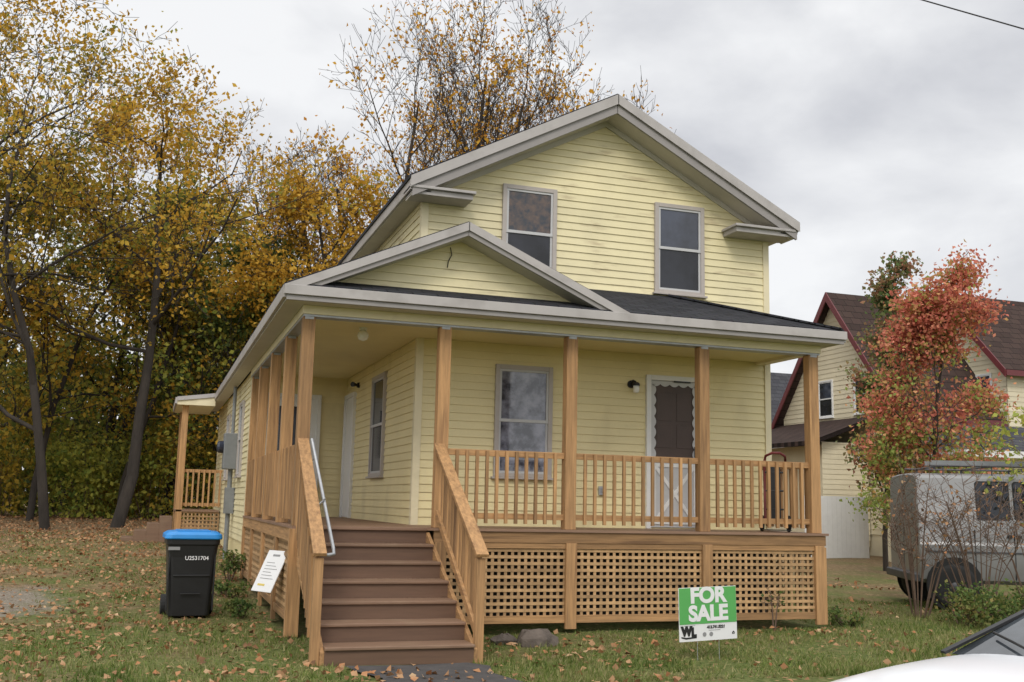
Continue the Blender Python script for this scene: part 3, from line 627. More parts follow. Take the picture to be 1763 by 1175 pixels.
# ------------------------------------------------------------ wheeled bin
B = thing('wheeled_bin', 'black wheeled trash bin with a bright blue lid on the lawn left of the porch', 'trash bin', (.54, 14.3, g(.54, 14.3)), local=True, rz=R(2))
def rr(wd, dp, z, r=.06, cy=0, n=4):
    out = []
    for (sx, sy, a0) in ((1, 1, 0), (-1, 1, 90), (-1, -1, 180), (1, -1, 270)):
        for i in range(n + 1):
            a = R(a0 + 90 * i / n); out.append((sx * (wd / 2 - r) + r * math.cos(a), cy + sy * (dp / 2 - r) + r * math.sin(a), z))
    return out
c = MB(); c.loft([rr(.50, .50, .03), rr(.53, .55, .3), rr(.58, .62, .75), rr(.61, .66, .9), rr(.64, .69, .905), rr(.65, .70, .97)]); c.build('bin_body', m_black, B, bevel=.006)
c = MB(); c.box(-.22, .22, -.318, -.29, .52, .535); c.box(-.12, .12, -.32, -.29, .30, .31); c.box(-.285, -.265, -.3, -.27, .1, .88); c.box(.265, .285, -.3, -.27, .1, .88); c.build('moulded_rib', m_black, B, .004, split=True)
c = MB(); c.loft([rr(.68, .73, .972, .07), rr(.70, .75, .985, .08), rr(.69, .74, 1.03, .09), rr(.60, .62, 1.065, .1), rr(.45, .45, 1.075, .1)]); c.build('bin_lid', m_blue, B, bevel=.004)
c = MB(); c.box(-.2, .2, -.3, .2, 1.06, 1.084); c.build('lid_emboss', m_blue, B, .004)
c = MB(); c.tube([(-.24, .40, .95), (.24, .40, .95)], .018, 8); c.box(-.26, -.22, .3, .41, .92, .97); c.box(.22, .26, .3, .41, .92, .97); c.build('bin_handle', m_black, B)
for sx in (-1, 1):
    c = MB(); c.lathe((sx * .29 - .03, .24, .13), [(.02, 0), (.13, .0), (.13, .06), (.02, .06)], 20, 'X'); c.build('wheel', m_rub, B)
text('U2531704', .068, (.05, -.325, .74), (R(86), 0, 0), m_signw, B, bold=.0008)
c = MB(); c.box(-.3, -.16, -.342, -.338, .84, .88); c.build('sticker', m_gry, B)

# ------------------------------------------------------------ for-sale sign
S = thing('for_sale_sign', 'green and white yard sign reading FOR SALE on wire legs in the front grass', 'sign', (5.37, 9.6, g(5.37, 9.6)), local=True, rot=(0, R(-1.5), R(6)))
sw, z0, z1 = .69, .19, .71
c = MB(); c.box(-sw / 2, sw / 2, 0, .008, z0, z1); c.build('sign_panel', m_signw, S)
c = MB(); c.box(-sw / 2 + .004, sw / 2 - .004, -.004, -.0005, z0 + .165, z1 - .004); c.build('green_field', m_green, S)
fr = (R(90), 0, 0)
text('FOR', .205, (0, -.006, .625), fr, m_signw, S, bold=.009, sx=1.1); text('SALE', .205, (0, -.006, .450), fr, m_signw, S, bold=.009, sx=1.08)
text('W', .115, (-.262, -.003, .286), fr, m_blk, S, bold=.010, sx=.95); text('L', .115, (-.178, -.003, .272), fr, m_blk, S, bold=.010, sx=.9)
c = MB(); c.prism([(-.325, -.003, .240), (-.325, -.003, .227), (-.27, -.003, .212), (-.145, -.003, .219), (-.145, -.003, .233), (-.27, -.003, .229)], (0, .002, 0)); c.build('logo_stroke', m_blk, S)
text('413.741.0221', .040, (.09, -.003, .318), fr, m_blk, S, bold=.0014)
c = MB(); c.box(-.29, -.16, -.003, -.0005, .339, .343); c.box(.0, .14, -.003, -.0005, .286, .290); c.build('fine_print', m_gry, S, split=True)
for i, x in enumerate((-.05, .03)):
    c = MB(); c.lathe((x, -.003, .25), [(.001, 0), (.022, 0), (.022, .003)], 14, 'Y'); c.build('round_seal', m_gry, S)
c = MB(); c.prism([(.285, -.003, .238), (.315, -.003, .238), (.315, -.003, .255), (.30, -.003, .268), (.285, -.003, .255)], (0, .002, 0)); c.build('house_emblem', m_blk, S)
text('=', .03, (.30, -.0045, .247), fr, m_signw, S)
c = MB()
for x in (-.13, .13): c.tube([(x, .012, -.1), (x, .012, z0 + .3)], .003, 6)
c.build('wire_stake', m_galv, S)

# leaning placard
Pn = thing('placard', 'small white placard leaning against the lattice on the left side of the porch', 'sign', (1.30, 12.95, .42), local=True, rot=(R(-26), 0, R(-62)))
c = MB(); c.box(-.2, .2, 0, .01, 0, .52); c.build('placard_panel', m_signw, Pn)
c = MB(); c.box(-.12, .02, -.003, -.0005, .07, .095); c.build('yellow_band', m_yl, Pn)
c = MB()
for i in range(6): c.box(-.13, .13 - .05 * (i % 3), -.003, -.0005, .16 + i * .04, .166 + i * .04)
c.build('print_line', m_gry, Pn, split=True)
c = MB(); c.box(-.07, .07, -.003, -.0005, .445, .47); c.build('print_heading', m_gry, Pn)

# ------------------------------------------------------------ hand truck on porch
T = thing('hand_truck', 'dark red hand truck with looped handle standing at the right end of the porch', 'hand truck', (8.08, 12.6, D), local=True, rz=R(-25))
c = MB()
for x in (-.14, .14): c.tube([(x, 0, .1), (x, .02, .85), (x, .0, .95)], .018, 8)
c.tube([(-.14, 0, .95), (-.13, -.05, 1.02), (-.05, -.12, 1.06), (.05, -.12, 1.06), (.13, -.05, 1.02), (.14, 0, .95)], .018, 8)
c.build('frame', m_redp, T, smooth=True)
c = MB()
for zz in (.3, .55, .8): c.tube([(-.14, .01, zz), (.14, .01, zz)], .014, 6)
c.box(-.07, .07, .0, .02, .1, .92); c.build('back_plate', m_black, T)
c = MB(); c.box(-.18, .18, -.22, 0, .02, .03); c.build('toe_plate', m_black, T)
for x in (-.2, .16):
    c = MB(); c.lathe((x, .08, .11), [(.02, 0), (.09, 0), (.11, .01), (.11, .04), (.09, .05), (.02, .05)], 18, 'X'); c.build('wheel', m_rub, T)

# ------------------------------------------------------------ van
VL = (12.04, 14.91, 0); VR = R(-26)
V = thing('parked_van', 'silver full size van with roof rack parked beyond the bare shrubs', 'van', VL, local=True, rz=VR)
def vring(x, zt, wt=1.0, zb=.40):
    k = (zt - zb) / 1.75
    half = [(.92, 0), (.99, .06), (1.005, .18), (1.015, .48), (1.015, .60), (.992, .65), (.988, .96), (.965, 1.03), (.905, 1.58), (.895, 1.66), (.86, 1.71), (.78, 1.735), (.4, 1.755), (0, 1.76)]
    h = [(a * wt, zb + b * k) for a, b in half]
    return [(x, -a, z) for a, z in h] + [(x, a, z) for a, z in reversed(h[:-1])]
st = [(0.0, 2.125, .975, .44), (.02, 2.145, .99, .43), (.07, 2.155, 1, .42), (1.0, 2.16, 1, .42), (2.5, 2.16, 1, .42), (3.9, 2.15, 1, .42), (4.15, 2.05, 1, .42), (4.55, 1.5, 1, .42), (4.75, 1.28, .99, .42), (5.3, 1.15, .96, .42), (5.42, 1.0, .9, .5)]
c = MB(); c.loft([vring(*q) for q in st]); vb = c.build('van_body', m_vanp, V, smooth=True)
vb.modifiers.new('e', 'EDGE_SPLIT').split_angle = R(24)
def vwin(x0, x1, z0=1.42, z1=1.93, mat=m_carg, name='side_window', off=.008):
    def yy(z): return .965 + (.905 - .965) * ((z - .42) / 1.74 * 1.76 - 1.03) / .55
    c = MB(); r = .035; pr = [(x0 + r, z0), (x1 - r, z0), (x1, z0 + r), (x1, z1 - r), (x1 - r, z1), (x0 + r, z1), (x0, z1 - r), (x0, z0 + r)]
    for sg in (-1, 1):
        c.prism([(x, sg * (yy(z) + off), z) for x, z in pr], (0, -sg * .02, 0))
    return c.build(name, mat, V, split=True)
for a, b in ((.90, 1.42), (1.47, 2.10), (2.2, 3.2)):
    vwin(a, b, 1.27, 2.03, m_rub, 'window_gasket', .004); vwin(a + .02, b - .02, 1.29, 2.01)
vwin(3.52, 4.15, 1.39, 1.92)
c = MB()
for x in (.85, 1.445, 2.15, 3.42, 4.35): c.box(x - .005, x + .005, -1.021, -.99, .5, 1.26)
c.build('door_seam', m_rub, V, split=True)
c = MB(); c.box(.12, 4.5, -1.03, -1.0, .90, .925); c.build('body_moulding', m_dark, V)
c = MB(); c.box(1.34, 1.41, -1.03, -.98, 1.14, 1.19); c.box(1.48, 1.55, -1.03, -.98, 1.14, 1.19); c.build('door_handle', m_black, V, .006, split=True)
c = MB(); c.box(-.006, .02, -.95, -.89, 1.0, 1.28); c.box(-.006, .02, .89, .95, 1.0, 1.28); c.build('tail_light', m_tail, V, .01, split=True)
c = MB(); c.box(-.005, .01, -.006, .006, .5, 2.05); c.build('rear_door_seam', m_dark, V)
c = MB(); c.box(-.10, .06, -.95, .95, .43, .56); c.build('rear_bumper', m_dark, V, .02)
for wx in (.52, 4.2):
    for sy in (-1, 1):
        c = MB(); c.lathe((wx, .99 if sy > 0 else -1.018, .40), [(.01, 0), (.43, 0), (.43, .026)], 28, 'Y'); c.build('wheel_arch', m_blk, V)
        y0 = -1.045 if sy < 0 else .80
        c = MB(); c.lathe((wx, y0, .365), [(.2, .02), (.30, 0), (.36, .03), (.37, .08), (.37, .2), (.3, .24), (.2, .24)], 28, 'Y'); wl = c.build('wheel', m_rub, V, smooth=True)
        c = MB(); c.lathe((wx, y0, .365), [(.01, .0 if sy < 0 else .245), (.06, .0 if sy < 0 else .245), (.1, .05 if sy < 0 else .2), (.2, .03 if sy < 0 else .23)], 20, 'Y'); c.build('rim', m_dark, wl, smooth=True)
c = MB()
for x in (.45, 1.2, 2.0, 3.2):
    c.tube([(x, -.84, 2.08), (x, -.84, 2.27), (x, .84, 2.27), (x, .84, 2.08)], .018, 6)
for yv in (-.84, .84):
    c.tube([(.25, yv, 2.27), (3.6, yv, 2.27)], .018, 6)
c.build('roof_rack', m_dark, V)
LD = thing('ladder', 'grey ladder lying flat on the roof rack of the silver van', 'ladder', (VL[0], VL[1], 2.29), local=True, rz=VR)
c = MB(); c.box(.3, 3.8, -.70, -.675, 0, .07); c.box(.3, 3.8, -.32, -.295, 0, .07); c.build('ladder_rail', m_meter, LD, split=True)
c = MB()
for i in range(11): c.tube([(.45 + i * .3, -.68, .035), (.45 + i * .3, -.31, .035)], .015, 6)
c.build('rung', m_galv, LD, split=True)

# ------------------------------------------------------------ white car (nose toward -X)
C = thing('parked_car', 'glossy white car parked at the kerb, only its bonnet and windscreen in frame', 'car', (2.16, 3.3, -.01), local=True)
def cring(x, zt, hw, zb=.22):
    h = [(.85, 0), (.96, .12), (1.0, .35), (.985, .70), (.95, .86), (.86, .95), (.6, .99), (.3, 1.0), (0, 1.005)]
    q = [(a * hw, zb + b * (zt - zb)) for a, b in h]
    return [(x, -a, z) for a, z in q] + [(x, a, z) for a, z in reversed(q[:-1])]
st = [(0, .50, .60), (.04, .58, .72), (.15, .68, .80), (.4, .755, .86), (.8, .84, .89), (1.15, .895, .90), (1.5, .925, .90), (2.0, .945, .90), (3.0, .95, .90), (3.9, .96, .89), (4.3, .96, .86), (4.5, .92, .8), (4.58, .7, .7)]
c = MB(); c.loft([cring(*q) for q in st]); cbod = c.build('car_body', m_carp, C, smooth=True)
ss = cbod.modifiers.new('s', 'SUBSURF'); ss.levels = 1; ss.render_levels = 2
def g4(x0, x1, h0, h1, z): return [(x0, -h0, z), (x1, -h1, z), (x1, h1, z), (x0, h0, z)]
c = MB(); c.loft([g4(1.36, 4.05, .76, .78, .88), g4(1.76, 3.85, .72, .73, 1.06), g4(2.35, 3.5, .64, .64, 1.29)]); c.build('cabin_glass', m_wsg, C)
c = MB(); c.loft([g4(2.3, 3.55, .655, .655, 1.285), g4(2.35, 3.48, .63, .63, 1.33), g4(2.55, 3.2, .5, .5, 1.355)]); c.build('car_roof', m_carp, C, .02)
c = MB()
for sg in (-1, 1):
    a_ = Vector((1.32, sg * .768, .885)); b_ = Vector((1.76, sg * .725, 1.065)); d_ = Vector((2.35, sg * .645, 1.295))
    c.bar(a_, b_, .035, .012); c.bar(b_, d_, .035, .012)
    c.tube([(4.08, sg * .79, .9), (3.85, sg * .735, 1.08), (3.5, sg * .65, 1.3)], .035, 8); c.tube([(2.7, sg * .79, .92), (2.65, sg * .65, 1.3)], .03, 8)
c.build('pillar', m_black, C, split=True)
c = MB(); c.tube([(1.32, .1, .915), (1.47, .5, .96), (1.53, .68, .98)], .006, 6); c.tube([(1.32, -.5, .915), (1.47, -.1, .96), (1.53, .1, .985)], .006, 6); c.build('wiper', m_black, C, split=True)
for sg in (-1, 1):
    c = MB(); c.lathe((1.95, sg * .97, .94), [(.02, -.07), (.065, -.05), (.075, 0), (.05, .06), (.01, .07)], 12, 'Y'); c.build('wing_mirror', m_carp, C, smooth=True)
    c = MB(); c.box(.06, .28, sg * .66 - .12, sg * .66 + .12, .56, .665); c.build('headlight', m_glB, C, .03)
    for wx in (.85, 3.6):
        c = MB(); y0 = sg * .80 - .1; c.lathe((wx, y0, .33), [(.02, 0), (.24, 0), (.32, .02), (.33, .1), (.32, .18), (.24, .2), (.02, .2)], 24, 'Y'); c.build('wheel', m_rub, C, smooth=True)

# ------------------------------------------------------------ neighbour buildings
def gable_x(T, x0, x1, yc, hy, zr, ze, zb, roofm, trim, sid, ov=.35, e=.16):
    sl = (zr - ze) / hy; yn, yf = yc - hy, yc + hy
    s = MB(); siding(s, (x0, 0, 0), (0, 1, 0), (-1, 0, 0), zb, zr - .15, lambda z: (yn + ov, yf - ov) if z < ze + ov * sl - .1 else (yc - (zr - .12 - z) / sl, yc + (zr - .12 - z) / sl), e); s.build('end_wall', sid, T)
    s = MB(); siding(s, (0, yn + ov, 0), (1, 0, 0), (0, -1, 0), zb, ze + .2, lambda z: (x0, x1), e); s.box(x0 + .02, x1, yn + ov + .02, yf - ov, zb - 1, ze + .1); s.build('front_wall', sid, T)
    c = MB(); c.prism([(x0 - ov, yn, ze), (x0 - ov, yc, zr), (x0 - ov, yc, zr - .12), (x0 - ov, yn, ze - .12)], (x1 - x0 + 2 * ov, 0, 0)); c.prism([(x0 - ov, yc, zr), (x0 - ov, yf, ze), (x0 - ov, yf, ze - .12), (x0 - ov, yc, zr - .12)], (x1 - x0 + 2 * ov, 0, 0)); c.build('roof', roofm, T)
    c = MB()
    c.prism([(x0 - ov - .04, yn, ze), (x0 - ov - .04, yc, zr), (x0 - ov - .04, yc, zr - .32), (x0 - ov - .04, yn, ze - .26)], (.04, 0, 0)); c.prism([(x0 - ov - .04, yc, zr), (x0 - ov - .04, yf, ze), (x0 - ov - .04, yf, ze - .26), (x0 - ov - .04, yc, zr - .32)], (.04, 0, 0))
    c.box(x0 - ov, x1, yn - .03, yn, ze - .2, ze - .02); c.build('roof_trim', trim, T, split=True)
NA = thing('neighbour_house', 'pale yellow house with brown roof and maroon trim behind the red tree', 'house', (26, 30, 0))
gable_x(NA, 22, 33, 30.4, 3.6, 9.0, 4.5, .8, m_shbr, m_mar, m_side3)
gable_x(NA, 25.8, 37, 29.2, 2.8, 9.06, 6.1, .8, m_shbr, m_mar, m_side3)
c = MB(); c.prism([(19.6, 28.4, 3.7), (22, 28.4, 4.6), (22, 28.4, 4.45), (19.6, 28.4, 3.55)], (0, 6, 0)); c.build('side_porch_roof', m_shbr, NA)
s = MB(); siding(s, (0, 28.8, 0), (1, 0, 0), (0, -1, 0), .6, 3.7, lambda z: (20.2, 21.95), .16); s.box(20.22, 21.95, 28.82, 34, .4, 3.6); s.build('side_porch_wall', m_side3, NA)
for (yy, zz, hh) in ((30.6, 4.7, 1.3), (28.6, 4.7, 1.3)): window((22, yy, zz), (0, 1, 0), (-1, 0, 0), .85, hh, parent=NA, fm=m_white)
window((25.8, 27.35, 4.9), (0, 1, 0), (-1, 0, 0), .7, 1.2, parent=NA, fm=m_white); window((27.6, 26.75, 4.4), ux, ny, .9, 1.2, parent=NA, fm=m_white)
c = MB(); c.tube([(21.9, 27.1, 4.4), (21.9, 27.1, .3)], .05, 8); c.build('downspout', m_white, NA)
NB = thing('distant_house', 'dark roofed house showing in the gap between the yellow house and its neighbour', 'house', (33, 48, 0))
gable_x(NB, 28.2, 38, 48, 3.5, 8.7, 5.0, .3, m_shgr, m_mar, m_soff)
GA = thing('garage', 'low garage with pale fascia and grey roof behind the silver van', 'garage', (23, 24, 0))
c = MB(); c.box(20, 27, 22.3, 25.7, .1, 3.0); c.build('garage_wall', m_side3, GA)
c = MB(); c.loft([[(19.6, 21.9, 3.16), (27.4, 21.9, 3.16), (27.4, 26.1, 3.16), (19.6, 26.1, 3.16)], [(21.4, 23.9, 4.0), (25.4, 23.9, 4.0), (25.4, 24.1, 4.0), (21.4, 24.1, 4.0)]]); c.build('garage_roof', m_shgr, GA)
c = MB(); c.box(19.56, 27.44, 21.86, 26.14, 2.98, 3.155); c.build('garage_fascia', m_white, GA)
FN = thing('fence', 'plain white board fence beside the neighbouring yellow house', 'fence', (19.5, 27, 0))
c = MB()
for i in range(14): c.box(18.3 + i * .16, 18.3 + i * .16 + .157, 27, 27.025, .1, 1.95)
c.build('fence_boards', m_white, FN)
c = MB(); c.box(18.3, 20.5, 27.026, 27.07, .5, .6); c.box(18.3, 20.5, 27.026, 27.07, 1.6, 1.7); c.build('fence_rail', m_white, FN, split=True)
HB = thing('wooded_house', 'pale house glimpsed low between the trunks behind the left trees', 'house', (-3, 62, .7))
c = MB(); c.box(-4, 4, 62, 68, .5, 4.2); c.build('wall', m_white, HB)
c = MB(); c.prism([(-4.4, 61.6, 4.2), (4.4, 61.6, 4.2), (0, 61.6, 6.8)], (0, 7, 0)); c.build('roof', m_shgr, HB)
for x in (-3, -1, 1, 3): window((x - .4, 62, 2), ux, ny, .8, 1.3, parent=HB)

# wire
W = MB(); P1 = Vector((9.86, 11.5, 8.74)); P2 = Vector((10.57, 10.35, 7.90)); dd = P2 - P1
W.tube([P1 + dd * (t) for t in (-9, -4, 0, 1, 4)], .010, 6)
tag(W.build('overhead_wire', m_blk), 'thin black overhead wire crossing the top right sky', 'wire')

# ------------------------------------------------------------ trees
def tree(name, label, cat, loc, h, r0, nleaf, ls, lmat, bmat=m_bark, seed=1, kids=(10, 6, 5, 4), first=.3, wide=.5, upb=.25, group=None, lean=(0, 0), wob=.18, sig=.3, minr=.010, stems=1, tipn=4, slean=.22, ang0=(35, 65), taper0=.65, wexp=1.6):
    Rn = random.Random(seed); T_ = thing(name, label, cat, loc, group)
    base = Vector(loc); tr = MB(); br = MB(); tips = []; lv = len(kids)
    def rv(s): return Vector((Rn.gauss(0, s), Rn.gauss(0, s), Rn.gauss(0, s)))
    def branch(p, d, Ln, r, lev):
        ns = 8 if lev == 0 else (5 if lev == 1 else (3 if lev < lv else 2))
        pts = [p]; rad = [r]; end = .22 if lev == 0 else .35
        for i in range(ns):
            d = (d + rv(wob * (.5 if lev == 0 else 1)) + Z * upb * (.0 if lev == 0 else .35)).normalized()
            p = p + d * (Ln / ns); pts.append(p); rad.append(max(minr * .7, r * (1 - (1 - end) * (i + 1) / ns)))
        (tr if lev == 0 else br).tube(pts, rad, 10 if lev == 0 else (6 if lev == 1 else (4 if lev == 2 else 3)), cap=False)
        if lev >= lv - 1:
            for q in range(tipn):
                t = Rn.uniform(.3, 1) * ns; i = min(int(t), ns - 1); tips.append(pts[i].lerp(pts[i + 1], t - i))
        if lev < lv:
            nk = kids[lev]
            for k in range(nk):
                t = (first if lev == 0 else .2) + (1 - (first if lev == 0 else .2)) * (k + Rn.random() * .8) / nk
                f = min(t * ns, ns - .01); i = int(f); q = pts[i].lerp(pts[i + 1], f - i); rr_ = rad[i] + (rad[i + 1] - rad[i]) * (f - i)
                dd_ = (pts[i + 1] - pts[i]).normalized()
                ang = R(Rn.uniform(*ang0)) if lev == 0 else R(Rn.uniform(25, 60)); az = k * 2.4 + Rn.uniform(-.5, .5)
                a = dd_.cross(Vector((.3, .9, .2))).normalized(); b = dd_.cross(a)
                nd = (dd_ * math.cos(ang) + (a * math.cos(az) + b * math.sin(az)) * math.sin(ang)).normalized()
                if lev == 0: l2 = h * wide * (1.0 - taper0 * (t - first) / (1 - first)) * Rn.uniform(.75, 1.15)
                else: l2 = Ln * Rn.uniform(.38, .62)
                branch(q, nd, l2, max(minr, rr_ * (.55 if lev == 0 else .6)), lev + 1)
    for s_ in range(stems):
        if stems > 1:
            dl = Vector((lean[0] + slean * (s_ - (stems - 1) / 2) / max(1, (stems - 1) / 2) + Rn.gauss(0, .03), lean[1] + Rn.gauss(0, slean * .5), 1)).normalized()
        else: dl = Vector((lean[0], lean[1], 1)).normalized()
        branch(base + (rv(.08) if stems > 1 else Vector((0, 0, 0))) - Z * .15, dl, h * (Rn.uniform(.85, 1.0) if stems > 1 else .95), r0, 0)
    tr.build('trunk', bmat, T_, smooth=True); br.build('branches', bmat, T_, smooth=True)
    if nleaf:
        r = np.random.default_rng(seed); tp = np.array([tuple(t) for t in tips])
        wgt = r.random(len(tp)) ** wexp + .03; wgt /= wgt.sum()
        idx = r.choice(len(tp), nleaf, p=wgt)
        P = tp[idx] + r.normal(size=(nleaf, 3)) * sig * np.array([1, 1, .6])
        cl_ = np.sin(P[:, 0] * 1.3 + seed) * np.sin(P[:, 1] * 1.1 + 2 * seed) + np.sin(P[:, 2] * 1.5 + P[:, 0] * .7)
        P = P[(cl_ + r.normal(size=nleaf) * .8) > -.7]
        quads('crown', P, ls, lmat, T_, seed=seed)
    return T_
def G(x, y): return (x, y, g(x, y))
tree('tree', 'tall golden brown tree with dark trunk at the far left edge of the lawn', 'tree', G(-5.2, 29), 16.5, .17, 13000, .14, l_gold, seed=11, kids=(11, 6, 5, 4), first=.22, wide=.55, ang0=(45, 80), sig=.26, wexp=2.2)
tree('tree', 'tall dark trunked tree second from the left with thin yellow brown foliage', 'tree', G(-2.6, 31), 14.5, .14, 10000, .14, l_oliv, seed=12, kids=(12, 6, 5, 4), first=.2, wide=.48, ang0=(45, 80), sig=.26, wexp=2.2)
tree('tree', 'golden tree with a long crooked limb leaning right toward the sky gap', 'tree', G(-.9, 33), 14.5, .19, 13000, .15, l_gold, seed=13, lean=(.2, 0), kids=(9, 6, 5, 4), first=.35, wide=.46, ang0=(45, 75), sig=.26, wexp=2.2)
tree('tree', 'dark green leafed tree behind the small back porch', 'tree', G(2.6, 38), 9.5, .16, 14000, .18, l_dark, seed=14, kids=(10, 6, 5, 3), first=.12, wide=.45)
tree('tree', 'bright golden orange tree rising over the low wing roof', 'tree', G(6.0, 35), 11.5, .18, 16000, .16, l_gold, seed=15, kids=(11, 6, 5, 3), first=.15, wide=.45)
tree('tree', 'big half bare spreading tree with sparse orange leaves behind the main gable', 'tree', G(9.7, 36), 16.8, .19, 17000, .15, l_oran, bmat=m_bark2, seed=21, kids=(11, 7, 5, 4), first=.2, wide=.30, upb=.6, sig=.22, minr=.010, stems=7, slean=.24, taper0=.35, ang0=(25, 50), wexp=2.2)
tree('tree', 'upright half bare tree left of the big one behind the roof', 'tree', G(6.6, 40), 14.5, .18, 5500, .16, l_oran, bmat=m_bark2, seed=17, kids=(11, 7, 5, 4), first=.2, wide=.34, upb=.6, sig=.2, minr=.010, stems=3, slean=.16, ang0=(25, 50), wexp=2.2)
tree('tree', 'olive green and gold tree in the middle of the left woods', 'tree', G(.6, 41), 11.5, .2, 13000, .19, l_oliv, seed=18, kids=(10, 6, 5, 3), first=.12, wide=.45)
tree('tree', 'dense green gold tree behind the leftmost trunks', 'tree', G(-5.6, 40), 12, .22, 14000, .19, l_oliv, seed=19, kids=(10, 6, 5, 3), first=.08, wide=.5)
tree('tree', 'tall dark tree standing directly behind the crooked golden tree', 'tree', G(-1.8, 45), 11.5, .22, 13000, .21, l_dark, seed=20, kids=(10, 6, 5, 3), first=.1, wide=.45)
for i, (x, y) in enumerate([(-9, 34), (-3.6, 37), (-1.0, 38.5), (-6.6, 44), (2.3, 45), (4.9, 43), (-3.3, 47)]):
    tree('slim_tree', 'slim dark trunk among the shadows of the left woods', 'tree', G(x, y), 10 + (i % 3), .12, 3500, .18, [l_oliv, l_gold, l_und][i % 3], seed=30 + i, kids=(9, 5, 4, 3), first=.2, wide=.4, group='slim trees in the left woods')
r = np.random.default_rng(5); n = 66000
P = np.empty((n, 3)); P[:, 0] = r.uniform(-24, 23, n); P[:, 1] = r.uniform(47, 60, n)
top = 7.6 + 2.5 * np.sin(P[:, 0] * .55) + 1.6 * np.sin(P[:, 0] * 1.3 + 1) + r.normal(size=n) * .8
P[:, 2] = .7 + r.random(n) ** .95 * top
k = np.sin(P[:, 0] * 1.1) * np.sin(P[:, 2] * .9 + P[:, 1]) + np.sin(P[:, 1] * .8 + P[:, 0] * .5) + r.normal(size=n) * .6
P = P[(k > -.9)]
wd = quads('woodland', P, .42, l_wood, None, seed=5); tag(wd, 'dark mixed woodland filling the distance behind the lawn', 'woods', kind='stuff')
def bush(name, label, cat, loc, rad, h, n, ls, lm, seed, stems=9, group=None, sm=m_twig, thick=.012):
    Rn = random.Random(seed); T_ = thing(name, label, cat, loc, group); c = MB(); tips = []
    b = Vector(loc)
    for i in range(stems):
        az = Rn.uniform(0, 6.28); sp = rad * Rn.uniform(.2, 1); hh = h * Rn.uniform(.45, 1)
        p0 = b + Vector((math.cos(az) * sp * .15, math.sin(az) * sp * .15, -.05)); p3 = b + Vector((math.cos(az) * sp, math.sin(az) * sp, hh))
        p1 = p0.lerp(p3, .4) + Z * .15 * hh; pts = [p0, p1, p0.lerp(p3, .75) + Z * .08 * hh, p3]
        c.tube(pts, [thick, thick * .7, thick * .5, thick * .3], 4, cap=False)
        for k in range(6):
            t = Rn.uniform(.15, 1); q = pts[1].lerp(pts[3], t); e_ = q + Vector((Rn.gauss(0, .22), Rn.gauss(0, .22), Rn.uniform(.1, .35))) * h * .45
            m_ = q.lerp(e_, .5) + Vector((Rn.gauss(0, .03), Rn.gauss(0, .03), 0)) * h
            c.tube([q, m_, e_], [thick * .45, thick * .35, thick * .2], 3, cap=False); tips += [e_, m_]
            for kk in range(2):
                e2 = m_ + Vector((Rn.gauss(0, .15), Rn.gauss(0, .15), Rn.uniform(.05, .25))) * h * .4; c.tube([m_, e2], [thick * .3, thick * .18], 3, cap=False); tips.append(e2)
    c.build('stems', sm, T_)
    if n:
        r = np.random.default_rng(seed); tp = np.array([tuple(t) for t in tips]); P = tp[r.integers(0, len(tp), n)] + r.normal(size=(n, 3)) * (rad * .14 if n > 600 else .04)
        if h > 1.5 and n > 600:
            sel = r.random(len(P)) < .35; P[sel, 2] = loc[2] + (P[sel, 2] - loc[2]) * r.random(sel.sum())
        P = P[P[:, 2] > loc[2] + .01]
        quads('foliage', P, ls, lm, T_, seed=seed)
    return T_
for i in range(20):
    x = -13 + i * 1.05 + .5 * math.sin(i * 7); y = 41 + 3 * math.sin(i * 3.1)
    bush('undergrowth_bush', 'leafy undergrowth bush along the edge of the left woods', 'bush', G(x, y), 2.0, 3.1 + 1.2 * math.sin(i * 5), 2100, .17, [l_und, l_und, l_oliv][i % 3], 60 + i, group='undergrowth along the woods edge')
# right trees
tree('maple_tree', 'red leaved young tree in front of the brown roofed house', 'tree', G(16.5, 19.6), 6.8, .07, 27000, .10, l_red, bmat=m_bark2, seed=41, kids=(18, 6, 4, 3), first=.04, wide=.34, upb=.45, sig=.19, minr=.006, wexp=.8)
tree('ornamental_tree', 'darker green and wine red tree just behind the red one', 'tree', G(17.2, 22.0), 7.9, .07, 8000, .12, l_dred, bmat=m_bark2, seed=42, kids=(13, 6, 4, 3), first=.2, wide=.2, upb=.8, sig=.18, minr=.006, wexp=1.0)
tree('sapling', 'thin sapling with pale yellow green leaves in front of the van windows', 'tree', G(12.9, 13.0), 3.3, .03, 620, .10, l_ygr, bmat=m_twig, seed=43, kids=(9, 5, 3), first=.35, wide=.4, upb=.4, sig=.07, minr=.004)
tree('distant_tree', 'bare distant tree top between the two houses', 'tree', G(31, 56), 11, .16, 0, .1, l_oran, bmat=m_bark2, seed=44, kids=(12, 7, 5, 3), first=.3, wide=.35, upb=.4, minr=.012)
bush('bare_shrub', 'leafless reddish stemmed shrub at the rear corner of the van', 'shrub', G(10.7, 13.0), 1.0, 2.3, 110, .06, l_fall, 51, 18)
bush('bare_shrub', 'leafless shrub in front of the middle of the van side', 'shrub', G(11.4, 12.5), 1.1, 2.3, 130, .06, l_fall, 52, 20)
bush('bare_shrub', 'leafless shrub at the far right in front of the van doors', 'shrub', G(12.1, 12.1), .8, 2.1, 80, .06, l_fall, 53, 14)
bush('leafy_bush', 'low green leafy bush at the foot of the bare shrubs', 'bush', G(10.6, 12.0), .75, .36, 1100, .06, l_grn, 54, 14)
bush('leafy_bush', 'low green bush by the van front wheel at the right edge', 'bush', G(11.5, 11.9), .7, .4, 1100, .06, l_grn, 55, 12)
bush('weed_clump', 'tall green weeds climbing the far corner of the side lattice', 'weeds', G(1.3, 18.2), .35, .5, 450, .06, l_grn, 56, 10)
